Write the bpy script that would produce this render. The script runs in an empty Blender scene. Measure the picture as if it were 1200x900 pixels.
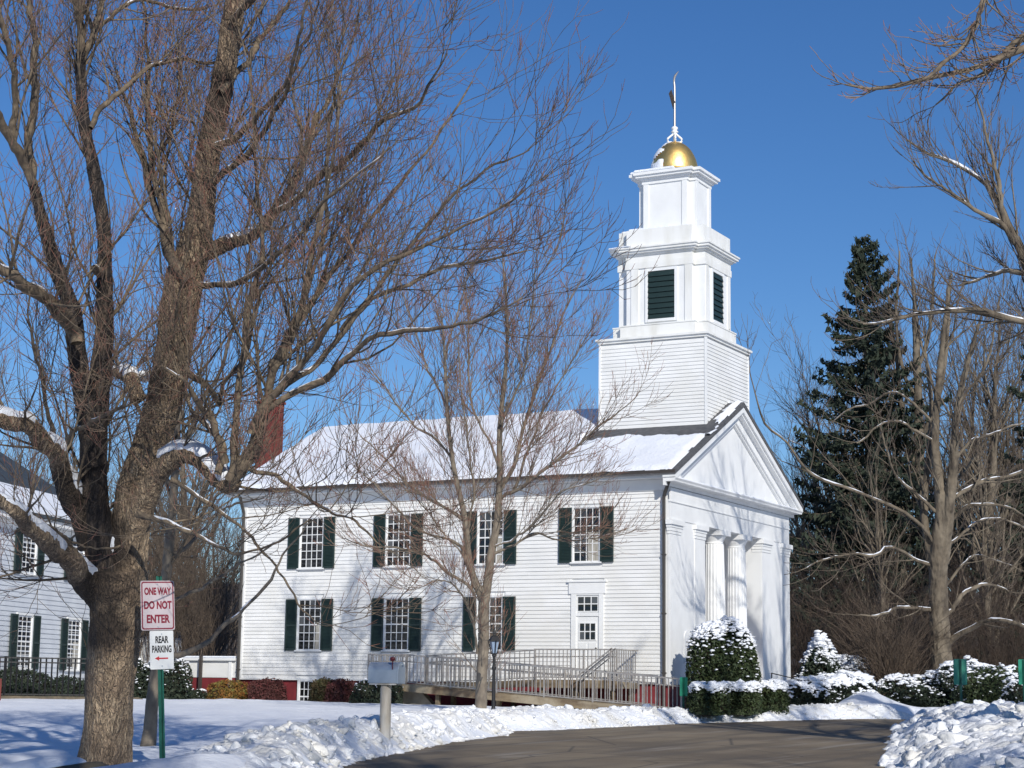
import bpy, bmesh, math, random
import numpy as np
from mathutils import Vector, Matrix, noise as mn

SC = bpy.context.scene
COL = SC.collection
rad = math.radians
rng = np.random.default_rng(7)
random.seed(7)

# ---------------------------------------------------------------- camera
CAMP = np.array([21.192, -49.598, 1.40])
YAW, PITCH, ROLL = rad(-28.106), rad(9.381), rad(0.761)
cd = bpy.data.cameras.new('camera'); cam = bpy.data.objects.new('camera', cd); COL.objects.link(cam)
F = Vector((math.sin(YAW)*math.cos(PITCH), math.cos(YAW)*math.cos(PITCH), math.sin(PITCH)))
Rv = Vector((math.cos(YAW), -math.sin(YAW), 0)); Uv = Rv.cross(F)
M3 = Matrix((Rv, Uv, -F)).transposed()
cam.matrix_world = Matrix.Translation(CAMP.tolist()) @ (M3 @ Matrix.Rotation(ROLL, 3, 'Z')).to_4x4()
cd.lens = 64.96; cd.sensor_width = 36; cd.clip_start = .3; cd.clip_end = 3000
SC.camera = cam

# ---------------------------------------------------------------- light
SUN_EL = rad(29)
LD = Vector((-.707*math.cos(SUN_EL), .707*math.cos(SUN_EL), -math.sin(SUN_EL)))     # way the light travels
sl = bpy.data.lights.new('sun', 'SUN'); sl.energy = 4.2; sl.angle = rad(.53); sl.color = (1, .955, .87)
so = bpy.data.objects.new('sun', sl); COL.objects.link(so)
so.rotation_euler = LD.to_track_quat('-Z', 'Y').to_euler(); so.location = (40, -40, 40)
w = bpy.data.worlds.new('World'); SC.world = w; w.use_nodes = True
nt = w.node_tree; nt.nodes.clear()
sky = nt.nodes.new('ShaderNodeTexSky'); sky.sky_type = 'NISHITA'; sky.sun_disc = False
sky.sun_elevation = SUN_EL; sky.sun_rotation = math.atan2(.707, -.707)
sky.altitude = 0; sky.air_density = 1.0; sky.dust_density = 0.0; sky.ozone_density = 6.0
bg = nt.nodes.new('ShaderNodeBackground'); bg.inputs[1].default_value = .096
wo = nt.nodes.new('ShaderNodeOutputWorld')
hs = nt.nodes.new('ShaderNodeHueSaturation'); hs.inputs['Saturation'].default_value = 1.15; hs.inputs['Hue'].default_value = .507
nt.links.new(sky.outputs[0], hs.inputs['Color']); nt.links.new(hs.outputs[0], bg.inputs[0]); nt.links.new(bg.outputs[0], wo.inputs[0])
SC.view_settings.view_transform = 'Standard'; SC.view_settings.look = 'None'
SC.view_settings.exposure = 0; SC.view_settings.gamma = 1; SC.view_settings.use_curve_mapping = False

# ---------------------------------------------------------------- materials
def mat(name, col, rough=.7, c2=None, scale=3., stretch=(1, 1, 1), bump=0., bscale=None, metal=0., spec=.5,
        c3=None, s3=.6, lo=.35, hi=.65, detail=6, sss=0.):
    m = bpy.data.materials.new(name); m.use_nodes = True
    n = m.node_tree.nodes; l = m.node_tree.links; b = n['Principled BSDF']
    b.inputs['Base Color'].default_value = (*col, 1); b.inputs['Roughness'].default_value = rough
    b.inputs['Metallic'].default_value = metal; b.inputs['Specular IOR Level'].default_value = spec
    if sss:
        b.inputs['Subsurface Weight'].default_value = sss; b.inputs['Subsurface Radius'].default_value = (.05, .06, .08)
        b.inputs['Subsurface Scale'].default_value = 1.
    if c2 or bump:
        tc = n.new('ShaderNodeTexCoord'); mp = n.new('ShaderNodeMapping'); mp.inputs['Scale'].default_value = stretch
        l.new(tc.outputs['Object'], mp.inputs[0])
        nz = n.new('ShaderNodeTexNoise'); nz.inputs['Scale'].default_value = scale; nz.inputs['Detail'].default_value = detail
        l.new(mp.outputs[0], nz.inputs['Vector'])
        if c2:
            mr = n.new('ShaderNodeMapRange'); mr.inputs[1].default_value = lo; mr.inputs[2].default_value = hi
            l.new(nz.outputs[0], mr.inputs[0])
            mx = n.new('ShaderNodeMix'); mx.data_type = 'RGBA'; mx.inputs[6].default_value = (*col, 1); mx.inputs[7].default_value = (*c2, 1)
            l.new(mr.outputs[0], mx.inputs[0]); out = mx.outputs[2]
            if c3:
                n3 = n.new('ShaderNodeTexNoise'); n3.inputs['Scale'].default_value = s3; n3.inputs['Detail'].default_value = 5
                l.new(tc.outputs['Object'], n3.inputs['Vector'])
                m3 = n.new('ShaderNodeMapRange'); m3.inputs[1].default_value = .45; m3.inputs[2].default_value = .62
                l.new(n3.outputs[0], m3.inputs[0])
                x3 = n.new('ShaderNodeMix'); x3.data_type = 'RGBA'; x3.inputs[7].default_value = (*c3, 1)
                l.new(m3.outputs[0], x3.inputs[0]); l.new(out, x3.inputs[6]); out = x3.outputs[2]
            l.new(out, b.inputs['Base Color'])
        if bump:
            bp = n.new('ShaderNodeBump'); bp.inputs['Strength'].default_value = 1; bp.inputs['Distance'].default_value = bump
            src = nz
            if bscale:
                src = n.new('ShaderNodeTexNoise'); src.inputs['Scale'].default_value = bscale; src.inputs['Detail'].default_value = 8
                l.new(mp.outputs[0], src.inputs['Vector'])
            l.new(src.outputs[0], bp.inputs['Height']); l.new(bp.outputs[0], b.inputs['Normal'])
    return m

M = {}
M['snow'] = mat('snow', (.86, .88, .92), .55, (.78, .81, .87), 1.2, bump=.03, bscale=9, sss=.0)
M['snowbank'] = mat('snow_bank', (.86, .88, .91), .65, (.78, .79, .81), 5, bump=.03, bscale=14, c3=(.72, .71, .68), s3=1.1)
M['asphalt'] = mat('asphalt', (.175, .134, .084), .85, (.235, .185, .12), 1.1, stretch=(1, .35, 1), bump=.004, bscale=60, c3=(.14, .107, .069), s3=.35)
def road_mat():
    m = M['asphalt']; n = m.node_tree.nodes; l = m.node_tree.links; b = n['Principled BSDF']; src = b.inputs['Base Color'].links[0].from_socket
    tc = n.new('ShaderNodeTexCoord')
    def layer(src, scale, stretch, rot, lo, hi, col, amt, kind='noise'):
        mp = n.new('ShaderNodeMapping'); mp.inputs['Scale'].default_value = stretch; mp.inputs['Rotation'].default_value = (0, 0, rot); l.new(tc.outputs['Object'], mp.inputs[0])
        if kind == 'noise': t = n.new('ShaderNodeTexNoise'); t.inputs['Scale'].default_value = scale; t.inputs['Detail'].default_value = 8; t.inputs['Distortion'].default_value = .6; o = t.outputs[0]
        else: t = n.new('ShaderNodeTexVoronoi'); t.feature = 'DISTANCE_TO_EDGE'; t.inputs['Scale'].default_value = scale; o = t.outputs['Distance']
        l.new(mp.outputs[0], t.inputs['Vector']); mr = n.new('ShaderNodeMapRange'); mr.inputs[1].default_value = lo; mr.inputs[2].default_value = hi; mr.inputs[3].default_value = 0 if kind == 'noise' else amt; mr.inputs[4].default_value = amt if kind == 'noise' else 0
        l.new(o, mr.inputs[0]); x = n.new('ShaderNodeMix'); x.data_type = 'RGBA'; x.inputs[7].default_value = (*col, 1); l.new(mr.outputs[0], x.inputs[0]); l.new(src, x.inputs[6]); return x.outputs[2]
    src = layer(src, 1.0, (1.6, .10, 1), rad(-20), .50, .62, (.10, .082, .06), .7)        # darker, wetter wheel tracks along the drive
    src = layer(src, 1.4, (2.2, .16, 1), rad(-24), .56, .70, (.33, .30, .26), .55)          # salt and grit
    src = layer(src, .30, (1, 1, 1), 0, .0, .012, (.045, .04, .036), .8, 'crack')
    src = layer(src, 38, (1, 1, 1), 0, .60, .72, (.30, .28, .25), .5)
    l.new(src, b.inputs['Base Color'])
road_mat()
M['white'] = mat('white_paint', (.80, .805, .80), .6, (.74, .745, .74), 1.4, stretch=(1, 1, .6))
M['clap'] = mat('white_clapboard', (.80, .80, .79), .6, (.68, .68, .665), 1.3, stretch=(.6, .6, 2.2), lo=.42, hi=.75, bump=.003, bscale=14, c3=(.74, .735, .71), s3=.8)
M['trim'] = mat('white_trim', (.82, .825, .82), .55, (.76, .765, .76), 2.2, stretch=(1, 1, .7))
M['weather'] = mat('weathered_white_trim', (.80, .80, .78), .6, (.66, .65, .60), 2.6, stretch=(1, 1, .25), lo=.45, hi=.8)
M['red'] = mat('red_painted_foundation', (.20, .022, .028), .75, (.15, .018, .022), 5, bump=.004, bscale=14)
M['green'] = mat('dark_green_paint', (.011, .027, .025), .5, (.018, .036, .033), 4)
M['black'] = mat('black_iron', (.012, .012, .013), .5)
M['gutter'] = mat('brown_gutter', (.06, .05, .045), .5)
M['spout'] = mat('grey_downspout', (.06, .055, .05), .5)
M['glass'] = mat('window_glass', (.012, .013, .015), .06, (.05, .047, .042), 3.5, lo=.5, hi=.75, spec=.6)
def glass_mat():                                        # every pane is a little different, as old glass is
    m = M['glass']; n = m.node_tree.nodes; l = m.node_tree.links; b = n['Principled BSDF']; oi = n.new('ShaderNodeObjectInfo')
    cr = n.new('ShaderNodeValToRGB'); e = cr.color_ramp.elements; e[0].color = (.008, .009, .010, 1); e[1].color = (.10, .105, .11, 1); e[1].position = 1
    q = cr.color_ramp.elements.new(.62); q.color = (.016, .017, .018, 1); q = cr.color_ramp.elements.new(.86); q.color = (.05, .052, .052, 1)
    l.new(oi.outputs['Random'], cr.inputs[0]); l.new(cr.outputs[0], b.inputs['Base Color'])
    mr = n.new('ShaderNodeMapRange'); mr.inputs[3].default_value = .03; mr.inputs[4].default_value = .16; l.new(oi.outputs['Random'], mr.inputs[0]); l.new(mr.outputs[0], b.inputs['Roughness'])
    tc = n.new('ShaderNodeTexCoord'); nz = n.new('ShaderNodeTexNoise'); nz.inputs['Scale'].default_value = 3; l.new(tc.outputs['Object'], nz.inputs['Vector'])
    bp = n.new('ShaderNodeBump'); bp.inputs['Distance'].default_value = .02; l.new(nz.outputs[0], bp.inputs['Height']); l.new(bp.outputs[0], b.inputs['Normal'])
glass_mat()
M['curtain'] = mat('pale_curtain', (.45, .43, .38), .9, (.3, .28, .24), 8, stretch=(3, 3, .3))
M['shingle'] = mat('grey_shingle', (.07, .072, .078), .9, (.11, .11, .115), 7, stretch=(1, 1, 3), bump=.01)
M['brick'] = mat('chimney_brick', (.22, .05, .038), .85, (.15, .036, .03), 9, bump=.01, bscale=25)
M['gold'] = mat('gold_leaf', (1.0, .70, .27), .46, (.95, .62, .2), 4, metal=1, bump=.01, bscale=6)
M['metal'] = mat('grey_rail_metal', (.42, .41, .39), .45, (.34, .30, .27), 7, metal=.35)
M['wood'] = mat('ramp_timber', (.24, .185, .115), .85, (.10, .066, .042), 3, stretch=(.4, 2, 2), c3=(.33, .28, .20), s3=1.6)
M['concrete'] = mat('concrete', (.34, .31, .26), .9, (.26, .23, .19), 4)
M['bark'] = mat('maple_bark', (.17, .12, .08), .92, (.42, .32, .215), 30, stretch=(1, 1, .20), bump=.05, lo=.30, hi=.60, detail=10, c3=(.25, .18, .12), s3=2.6)
M['barkdark'] = mat('dark_wet_bark', (.13, .095, .07), .85, (.026, .021, .02), 14, stretch=(1, 1, .25), bump=.05, lo=.35, hi=.55)
M['limb'] = mat('limb_bark', (.22, .17, .115), .9, (.085, .066, .05), 9, bump=.015)
M['twig'] = mat('maple_twig', (.28, .20, .14), .85, (.19, .13, .095), 2)
M['twigred'] = mat('budding_twig', (.30, .135, .095), .85, (.21, .12, .085), 1.2)
M['youngbark'] = mat('young_bark', (.245, .205, .155), .85, (.14, .115, .09), 8, stretch=(1, 1, .6), bump=.01)
M['farbark'] = mat('far_bark', (.15, .12, .085), .9, (.06, .048, .036), 9, stretch=(1, 1, .25), bump=.04, c3=(.20, .165, .12), s3=1.3)
M['fartwig'] = mat('far_twig', (.15, .115, .09), .9, (.10, .075, .06), 1)
M['brushlight'] = mat('pale_brush_stem', (.15, .11, .08), .9, (.09, .068, .05), 1)
M['brush'] = mat('brush_stem', (.075, .05, .034), .9, (.042, .031, .024), 1)
M['needle'] = mat('spruce_needle', (.015, .026, .017), .85, (.03, .04, .022), 2)
M['yew'] = mat('yew_leaf', (.022, .042, .014), .7, (.045, .062, .018), 6)
M['orangeleaf'] = mat('orange_green_leaf', (.28, .10, .018), .8, (.09, .11, .02), 5)
M['redleaf'] = mat('dark_red_twigs', (.13, .035, .032), .8, (.08, .03, .025), 5)
M['brownleaf'] = mat('brown_green_leaf', (.10, .065, .025), .8, (.05, .055, .02), 5)
M['darkleaf'] = mat('dark_green_leaf', (.012, .026, .016), .8, (.03, .04, .02), 5)
M['signface'] = mat('sign_face', (.53, .46, .48), .4, (.48, .42, .44), 3)
M['signwhite'] = mat('sign_white', (.74, .75, .74), .4)
M['signred'] = mat('sign_red', (.20, .010, .028), .5)
M['signblack'] = mat('sign_black', (.015, .015, .017), .5)
M['arrowred'] = mat('arrow_red', (.5, .02, .03), .5)
M['postgreen'] = mat('green_post', (.012, .12, .08), .45, (.01, .09, .065), 6)
M['signgreen'] = mat('green_sign', (.03, .24, .16), .5)
M['galv'] = mat('mailbox_metal', (.50, .55, .60), .38, (.42, .47, .52), 5, metal=.5)
M['postpaint'] = mat('weathered_post', (.62, .61, .58), .8, (.40, .36, .30), 5, stretch=(1, 1, .3))
M['redplastic'] = mat('red_flag', (.12, .008, .015), .5)
M['stone'] = mat('mossy_rock', (.16, .125, .085), .9, (.08, .07, .05), 4, bump=.03)
M['hill'] = mat('wooded_hill', (.05, .04, .034), 1, (.03, .026, .024), .6)
M['blueglass'] = mat('lantern_glass', (.25, .33, .45), .1, spec=.8)
M['shadewhite'] = mat('house_shaded_white', (.60, .63, .67), .7, (.52, .55, .60), 1.5)  # house white with tree shade put into the colour: darker and bluer
M['slate'] = mat('dark_slate', (.05, .065, .08), .8, (.035, .045, .055), 3)
M['vane'] = mat('vane_metal', (.55, .5, .46), .35, metal=.8)

def plates(m, scale, zs, dark):                         # flaky bark: long plates with dark cracks between them
    n = m.node_tree.nodes; l = m.node_tree.links; b = n['Principled BSDF']; src = b.inputs['Base Color'].links[0].from_socket
    tc = n.new('ShaderNodeTexCoord'); nz = n.new('ShaderNodeTexNoise'); nz.inputs['Scale'].default_value = 7; nz.inputs['Detail'].default_value = 4; l.new(tc.outputs['Object'], nz.inputs['Vector'])
    sc = n.new('ShaderNodeVectorMath'); sc.operation = 'SCALE'; sc.inputs['Scale'].default_value = .14; l.new(nz.outputs['Color'], sc.inputs[0])
    ad = n.new('ShaderNodeVectorMath'); l.new(tc.outputs['Object'], ad.inputs[0]); l.new(sc.outputs[0], ad.inputs[1])
    mp = n.new('ShaderNodeMapping'); mp.inputs['Scale'].default_value = (1, 1, zs); l.new(ad.outputs[0], mp.inputs[0])
    v = n.new('ShaderNodeTexVoronoi'); v.feature = 'DISTANCE_TO_EDGE'; v.inputs['Scale'].default_value = scale; l.new(mp.outputs[0], v.inputs['Vector'])
    mr = n.new('ShaderNodeMapRange'); mr.inputs[1].default_value = .01; mr.inputs[2].default_value = .13; mr.inputs[3].default_value = .6; mr.inputs[4].default_value = 0; l.new(v.outputs['Distance'], mr.inputs[0])
    mx = n.new('ShaderNodeMix'); mx.data_type = 'RGBA'; mx.inputs[7].default_value = (*dark, 1); l.new(mr.outputs[0], mx.inputs[0]); l.new(src, mx.inputs[6])
    v2 = n.new('ShaderNodeTexVoronoi'); v2.inputs['Scale'].default_value = scale; l.new(mp.outputs[0], v2.inputs['Vector'])
    hs_ = n.new('ShaderNodeHueSaturation'); m2 = n.new('ShaderNodeMapRange'); m2.inputs[3].default_value = .78; m2.inputs[4].default_value = 1.3; l.new(v2.outputs['Color'], m2.inputs[0]); l.new(m2.outputs[0], hs_.inputs['Value']); l.new(mx.outputs[2], hs_.inputs['Color'])
    l.new(hs_.outputs[0], b.inputs['Base Color'])
    old = b.inputs['Normal'].links[0].from_node; bp = n.new('ShaderNodeBump'); bp.inputs['Distance'].default_value = .018; bp.inputs['Strength'].default_value = 1
    m3 = n.new('ShaderNodeMapRange'); m3.inputs[1].default_value = 0; m3.inputs[2].default_value = .25; l.new(v.outputs['Distance'], m3.inputs[0]); l.new(m3.outputs[0], bp.inputs['Height']); l.new(old.outputs[0], bp.inputs['Normal']); l.new(bp.outputs[0], b.inputs['Normal'])
plates(M['bark'], 27, .17, (.11, .08, .056)); plates(M['barkdark'], 22, .18, (.02, .016, .014))
def stain(m, pts, col, amt=.9):                       # wet, rotten patches of the bark where water runs from the forks
    n = m.node_tree.nodes; l = m.node_tree.links; b = n['Principled BSDF']; src = b.inputs['Base Color'].links[0].from_socket
    tc = n.new('ShaderNodeTexCoord'); nz = n.new('ShaderNodeTexNoise'); nz.inputs['Scale'].default_value = 5; nz.inputs['Detail'].default_value = 6
    l.new(tc.outputs['Object'], nz.inputs['Vector'])
    for (x, y, z, r) in pts:
        d = n.new('ShaderNodeVectorMath'); d.operation = 'DISTANCE'; d.inputs[1].default_value = (x, y, z); l.new(tc.outputs['Object'], d.inputs[0])
        a = n.new('ShaderNodeMath'); a.operation = 'DIVIDE'; a.inputs[1].default_value = r; l.new(d.outputs['Value'], a.inputs[0])
        c = n.new('ShaderNodeMath'); c.operation = 'ADD'; l.new(a.outputs[0], c.inputs[0]); l.new(nz.outputs[0], c.inputs[1])
        mr = n.new('ShaderNodeMapRange'); mr.inputs[1].default_value = 1.15; mr.inputs[2].default_value = 1.6; mr.inputs[3].default_value = amt; mr.inputs[4].default_value = 0; l.new(c.outputs[0], mr.inputs[0])
        mx = n.new('ShaderNodeMix'); mx.data_type = 'RGBA'; mx.inputs[7].default_value = (*col, 1); l.new(mr.outputs[0], mx.inputs[0]); l.new(src, mx.inputs[6]); src = mx.outputs[2]
    l.new(src, b.inputs['Base Color'])
stain(M['bark'], [(5.18, -30.95, 2.75, .55), (5.25, -30.95, 3.2, .5), (5.95, -30.9, 5.2, .25), (6.7, -30.9, 9.0, .5), (5.35, -30.95, 2.1, .35), (4.95, -31.3, 3.0, .45), (5.0, -31.4, 3.9, .6), (4.9, -31.9, 3.4, .7)], (.035, .025, .019))

# ---------------------------------------------------------------- mesh helpers
class MB:
    def __init__(s): s.v = []; s.f = []; s.mi = []; s.cur = 0; s.prims = []
    def each(s, name, m, parent=None, **k):      # one object for every piece that was added
        out = []
        for vs, fs in s.prims: out.append(MB().add(vs, fs).build(name, m, parent, **k))
        return out
    def add(s, vs, fs):
        s.prims.append((vs, fs))
        o = len(s.v); s.v += [tuple(map(float, v)) for v in vs]; s.f += [tuple(i+o for i in f) for f in fs]; s.mi += [s.cur]*len(fs); return s
    def box(s, x0, x1, y0, y1, z0, z1):
        return s.add([(x0,y0,z0),(x1,y0,z0),(x1,y1,z0),(x0,y1,z0),(x0,y0,z1),(x1,y0,z1),(x1,y1,z1),(x0,y1,z1)],
                     [(0,3,2,1),(4,5,6,7),(0,1,5,4),(1,2,6,5),(2,3,7,6),(3,0,4,7)])
    def obox(s, c, ax, ay, az):            # oriented box: centre and three half vectors
        c, ax, ay, az = map(Vector, (c, ax, ay, az)); vs = []
        for k in (-1, 1):
            for i, j in ((-1,-1),(1,-1),(1,1),(-1,1)): vs.append(c+ax*i+ay*j+az*k)
        return s.add(vs, [(0,3,2,1),(4,5,6,7),(0,1,5,4),(1,2,6,5),(2,3,7,6),(3,0,4,7)])
    def bar(s, a, b, w, h=None):
        a, b = Vector(a), Vector(b); d = (b-a); L = d.length; d.normalize()
        up = Vector((0,0,1)) if abs(d.z) < .95 else Vector((1,0,0))
        x = d.cross(up).normalized(); y = x.cross(d)
        return s.obox((a+b)/2, x*w/2, y*(h or w)/2, d*L/2)
    def prism(s, pts, axis, a, b):          # polygon pts (2-D) pushed along axis from a to b
        def P(p, t):
            return (t, p[0], p[1]) if axis == 0 else (p[0], t, p[1]) if axis == 1 else (p[0], p[1], t)
        n = len(pts); vs = [P(p, a) for p in pts]+[P(p, b) for p in pts]
        fs = [tuple(range(n))[::-1], tuple(range(n, 2*n))]+[(i, (i+1) % n, n+(i+1) % n, n+i) for i in range(n)]
        return s.add(vs, fs)
    def lathe(s, c, prof, n=24, rx=1., ry=1.):
        c = Vector(c); vs = []; fs = []
        for r, z in prof:
            for i in range(n):
                a = 2*math.pi*i/n; vs.append((c.x+r*rx*math.cos(a), c.y+r*ry*math.sin(a), c.z+z))
        for k in range(len(prof)-1):
            for i in range(n):
                j = (i+1) % n; fs.append((k*n+i, k*n+j, (k+1)*n+j, (k+1)*n+i))
        fs.append(tuple(range(n))[::-1]); fs.append(tuple((len(prof)-1)*n+i for i in range(n)))
        return s.add(vs, fs)
    def tube(s, pts, rs, n=8):
        v, f = tubes(np.array([pts], float), np.array([rs], float), n); return s.add(v, f)
    def build(s, name, m, parent=None, smooth=False, bevel=0, fix=True):
        me = bpy.data.meshes.new(name); me.from_pydata(s.v, [], s.f)
        for k in (m if isinstance(m, (list, tuple)) else [m]): me.materials.append(k)
        if len(me.materials) > 1: me.polygons.foreach_set('material_index', s.mi)
        if fix:
            bm = bmesh.new(); bm.from_mesh(me); bmesh.ops.recalc_face_normals(bm, faces=bm.faces)
            if bevel:
                bmesh.ops.bevel(bm, geom=[e for e in bm.edges if len(e.link_faces) == 2 and e.calc_face_angle(0) > .6], offset=bevel, segments=2, affect='EDGES', clamp_overlap=True)
            bm.to_mesh(me); bm.free()
        if smooth: me.polygons.foreach_set('use_smooth', [True]*len(me.polygons))
        me.update(); return link(name, me, parent)

def link(name, me, parent=None):
    o = bpy.data.objects.new(name, me); COL.objects.link(o)
    if parent: o.parent = parent; o.matrix_parent_inverse = parent_inv(parent)
    return o
def world_mat(o):
    m = Matrix.LocRotScale(o.location, o.rotation_euler, o.scale)
    return world_mat(o.parent) @ o.matrix_parent_inverse @ m if o.parent else m
def parent_inv(p): return world_mat(p).inverted()      # children are modelled in world coordinates

def tag(o, label=None, cat=None, group=None, kind=None):
    if label: o['label'] = label
    if cat: o['category'] = cat
    if group: o['group'] = group
    if kind: o['kind'] = kind
    return o
def thing(name, label, cat, loc, group=None):
    o = bpy.data.objects.new(name, None); COL.objects.link(o); o.location = loc; o.empty_display_size = .2
    return tag(o, label, cat, group)
def shared(name, me, parent, loc, rot=None, scale=None):     # a repeat that shares its mesh; loc in world
    o = bpy.data.objects.new(name, me); COL.objects.link(o); o.parent = parent
    o.matrix_parent_inverse = parent_inv(parent); o.location = loc
    if rot: o.rotation_euler = rot
    if scale: o.scale = scale
    return o
def mesh_only(mb, name, m, **k):
    o = mb.build(name, m, **k); me = o.data; bpy.data.objects.remove(o); return me

def tubes(P, R, S=3):
    """P (N,K,3), R (N,K) -> vertices, faces of N tapered tubes with S sides"""
    N, K, _ = P.shape
    T = np.empty_like(P); T[:, 1:-1] = P[:, 2:]-P[:, :-2]; T[:, 0] = P[:, 1]-P[:, 0]; T[:, -1] = P[:, -1]-P[:, -2]
    T /= np.linalg.norm(T, axis=2, keepdims=True)+1e-9
    ref = np.where(np.abs(T[:, :1, 2:3]) > .9, np.array([1., 0, 0]), np.array([0, 0, 1.]))
    A = np.cross(T, ref); A /= np.linalg.norm(A, axis=2, keepdims=True)+1e-9
    B = np.cross(T, A)
    a = np.arange(S)*2*math.pi/S
    V = P[:, :, None]+R[:, :, None, None]*(A[:, :, None]*np.cos(a)[None, None, :, None]+B[:, :, None]*np.sin(a)[None, None, :, None])
    V = V.reshape(-1, 3)
    base = (np.arange(N)*K*S)[:, None, None]+(np.arange(K-1)*S)[None, :, None]
    i = np.arange(S)[None, None, :]; j = (i+1) % S
    Fq = np.stack([base+i, base+j, base+S+j, base+S+i], -1).reshape(-1, 4)
    return V, Fq
def np_mesh(name, V, Fs, mats, mi=None, smooth=True):
    me = bpy.data.meshes.new(name); V = np.asarray(V, np.float32); Fs = np.asarray(Fs, np.int32); n = Fs.shape[1]
    me.vertices.add(len(V)); me.vertices.foreach_set('co', V.ravel())
    me.loops.add(Fs.size); me.loops.foreach_set('vertex_index', Fs.ravel())
    me.polygons.add(len(Fs)); me.polygons.foreach_set('loop_start', np.arange(len(Fs), dtype=np.int32)*n)
    for m in mats: me.materials.append(m)
    if mi is not None: me.polygons.foreach_set('material_index', np.asarray(mi, np.int32))
    me.polygons.foreach_set('use_smooth', np.full(len(Fs), smooth))
    me.update(calc_edges=True); me.validate(); return me
def resample(P, R, K):
    P = np.array(P, float); R = np.array(R, float)
    d = np.r_[0, np.cumsum(np.linalg.norm(np.diff(P, axis=0), axis=1))]; t = np.linspace(0, d[-1], K)
    return np.stack([np.interp(t, d, P[:, k]) for k in range(3)], 1), np.interp(t, d, R)
def smooth_poly(P, R, K):
    """Catmull-Rom through the points"""
    P = np.array(P, float); R = np.array(R, float); Q = np.vstack([2*P[0]-P[1], P, 2*P[-1]-P[-2]]); out = []; ro = []
    m = 4
    for i in range(1, len(Q)-2):
        for k in range(m):
            t = k/m; p0, p1, p2, p3 = Q[i-1], Q[i], Q[i+1], Q[i+2]
            out.append(.5*((2*p1)+(-p0+p2)*t+(2*p0-5*p1+4*p2-p3)*t*t+(-p0+3*p1-3*p2+p3)*t**3)); ro.append(R[i-1]*(1-t)+R[i]*t)
    out.append(P[-1]); ro.append(R[-1])
    return resample(out, ro, K)

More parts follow.
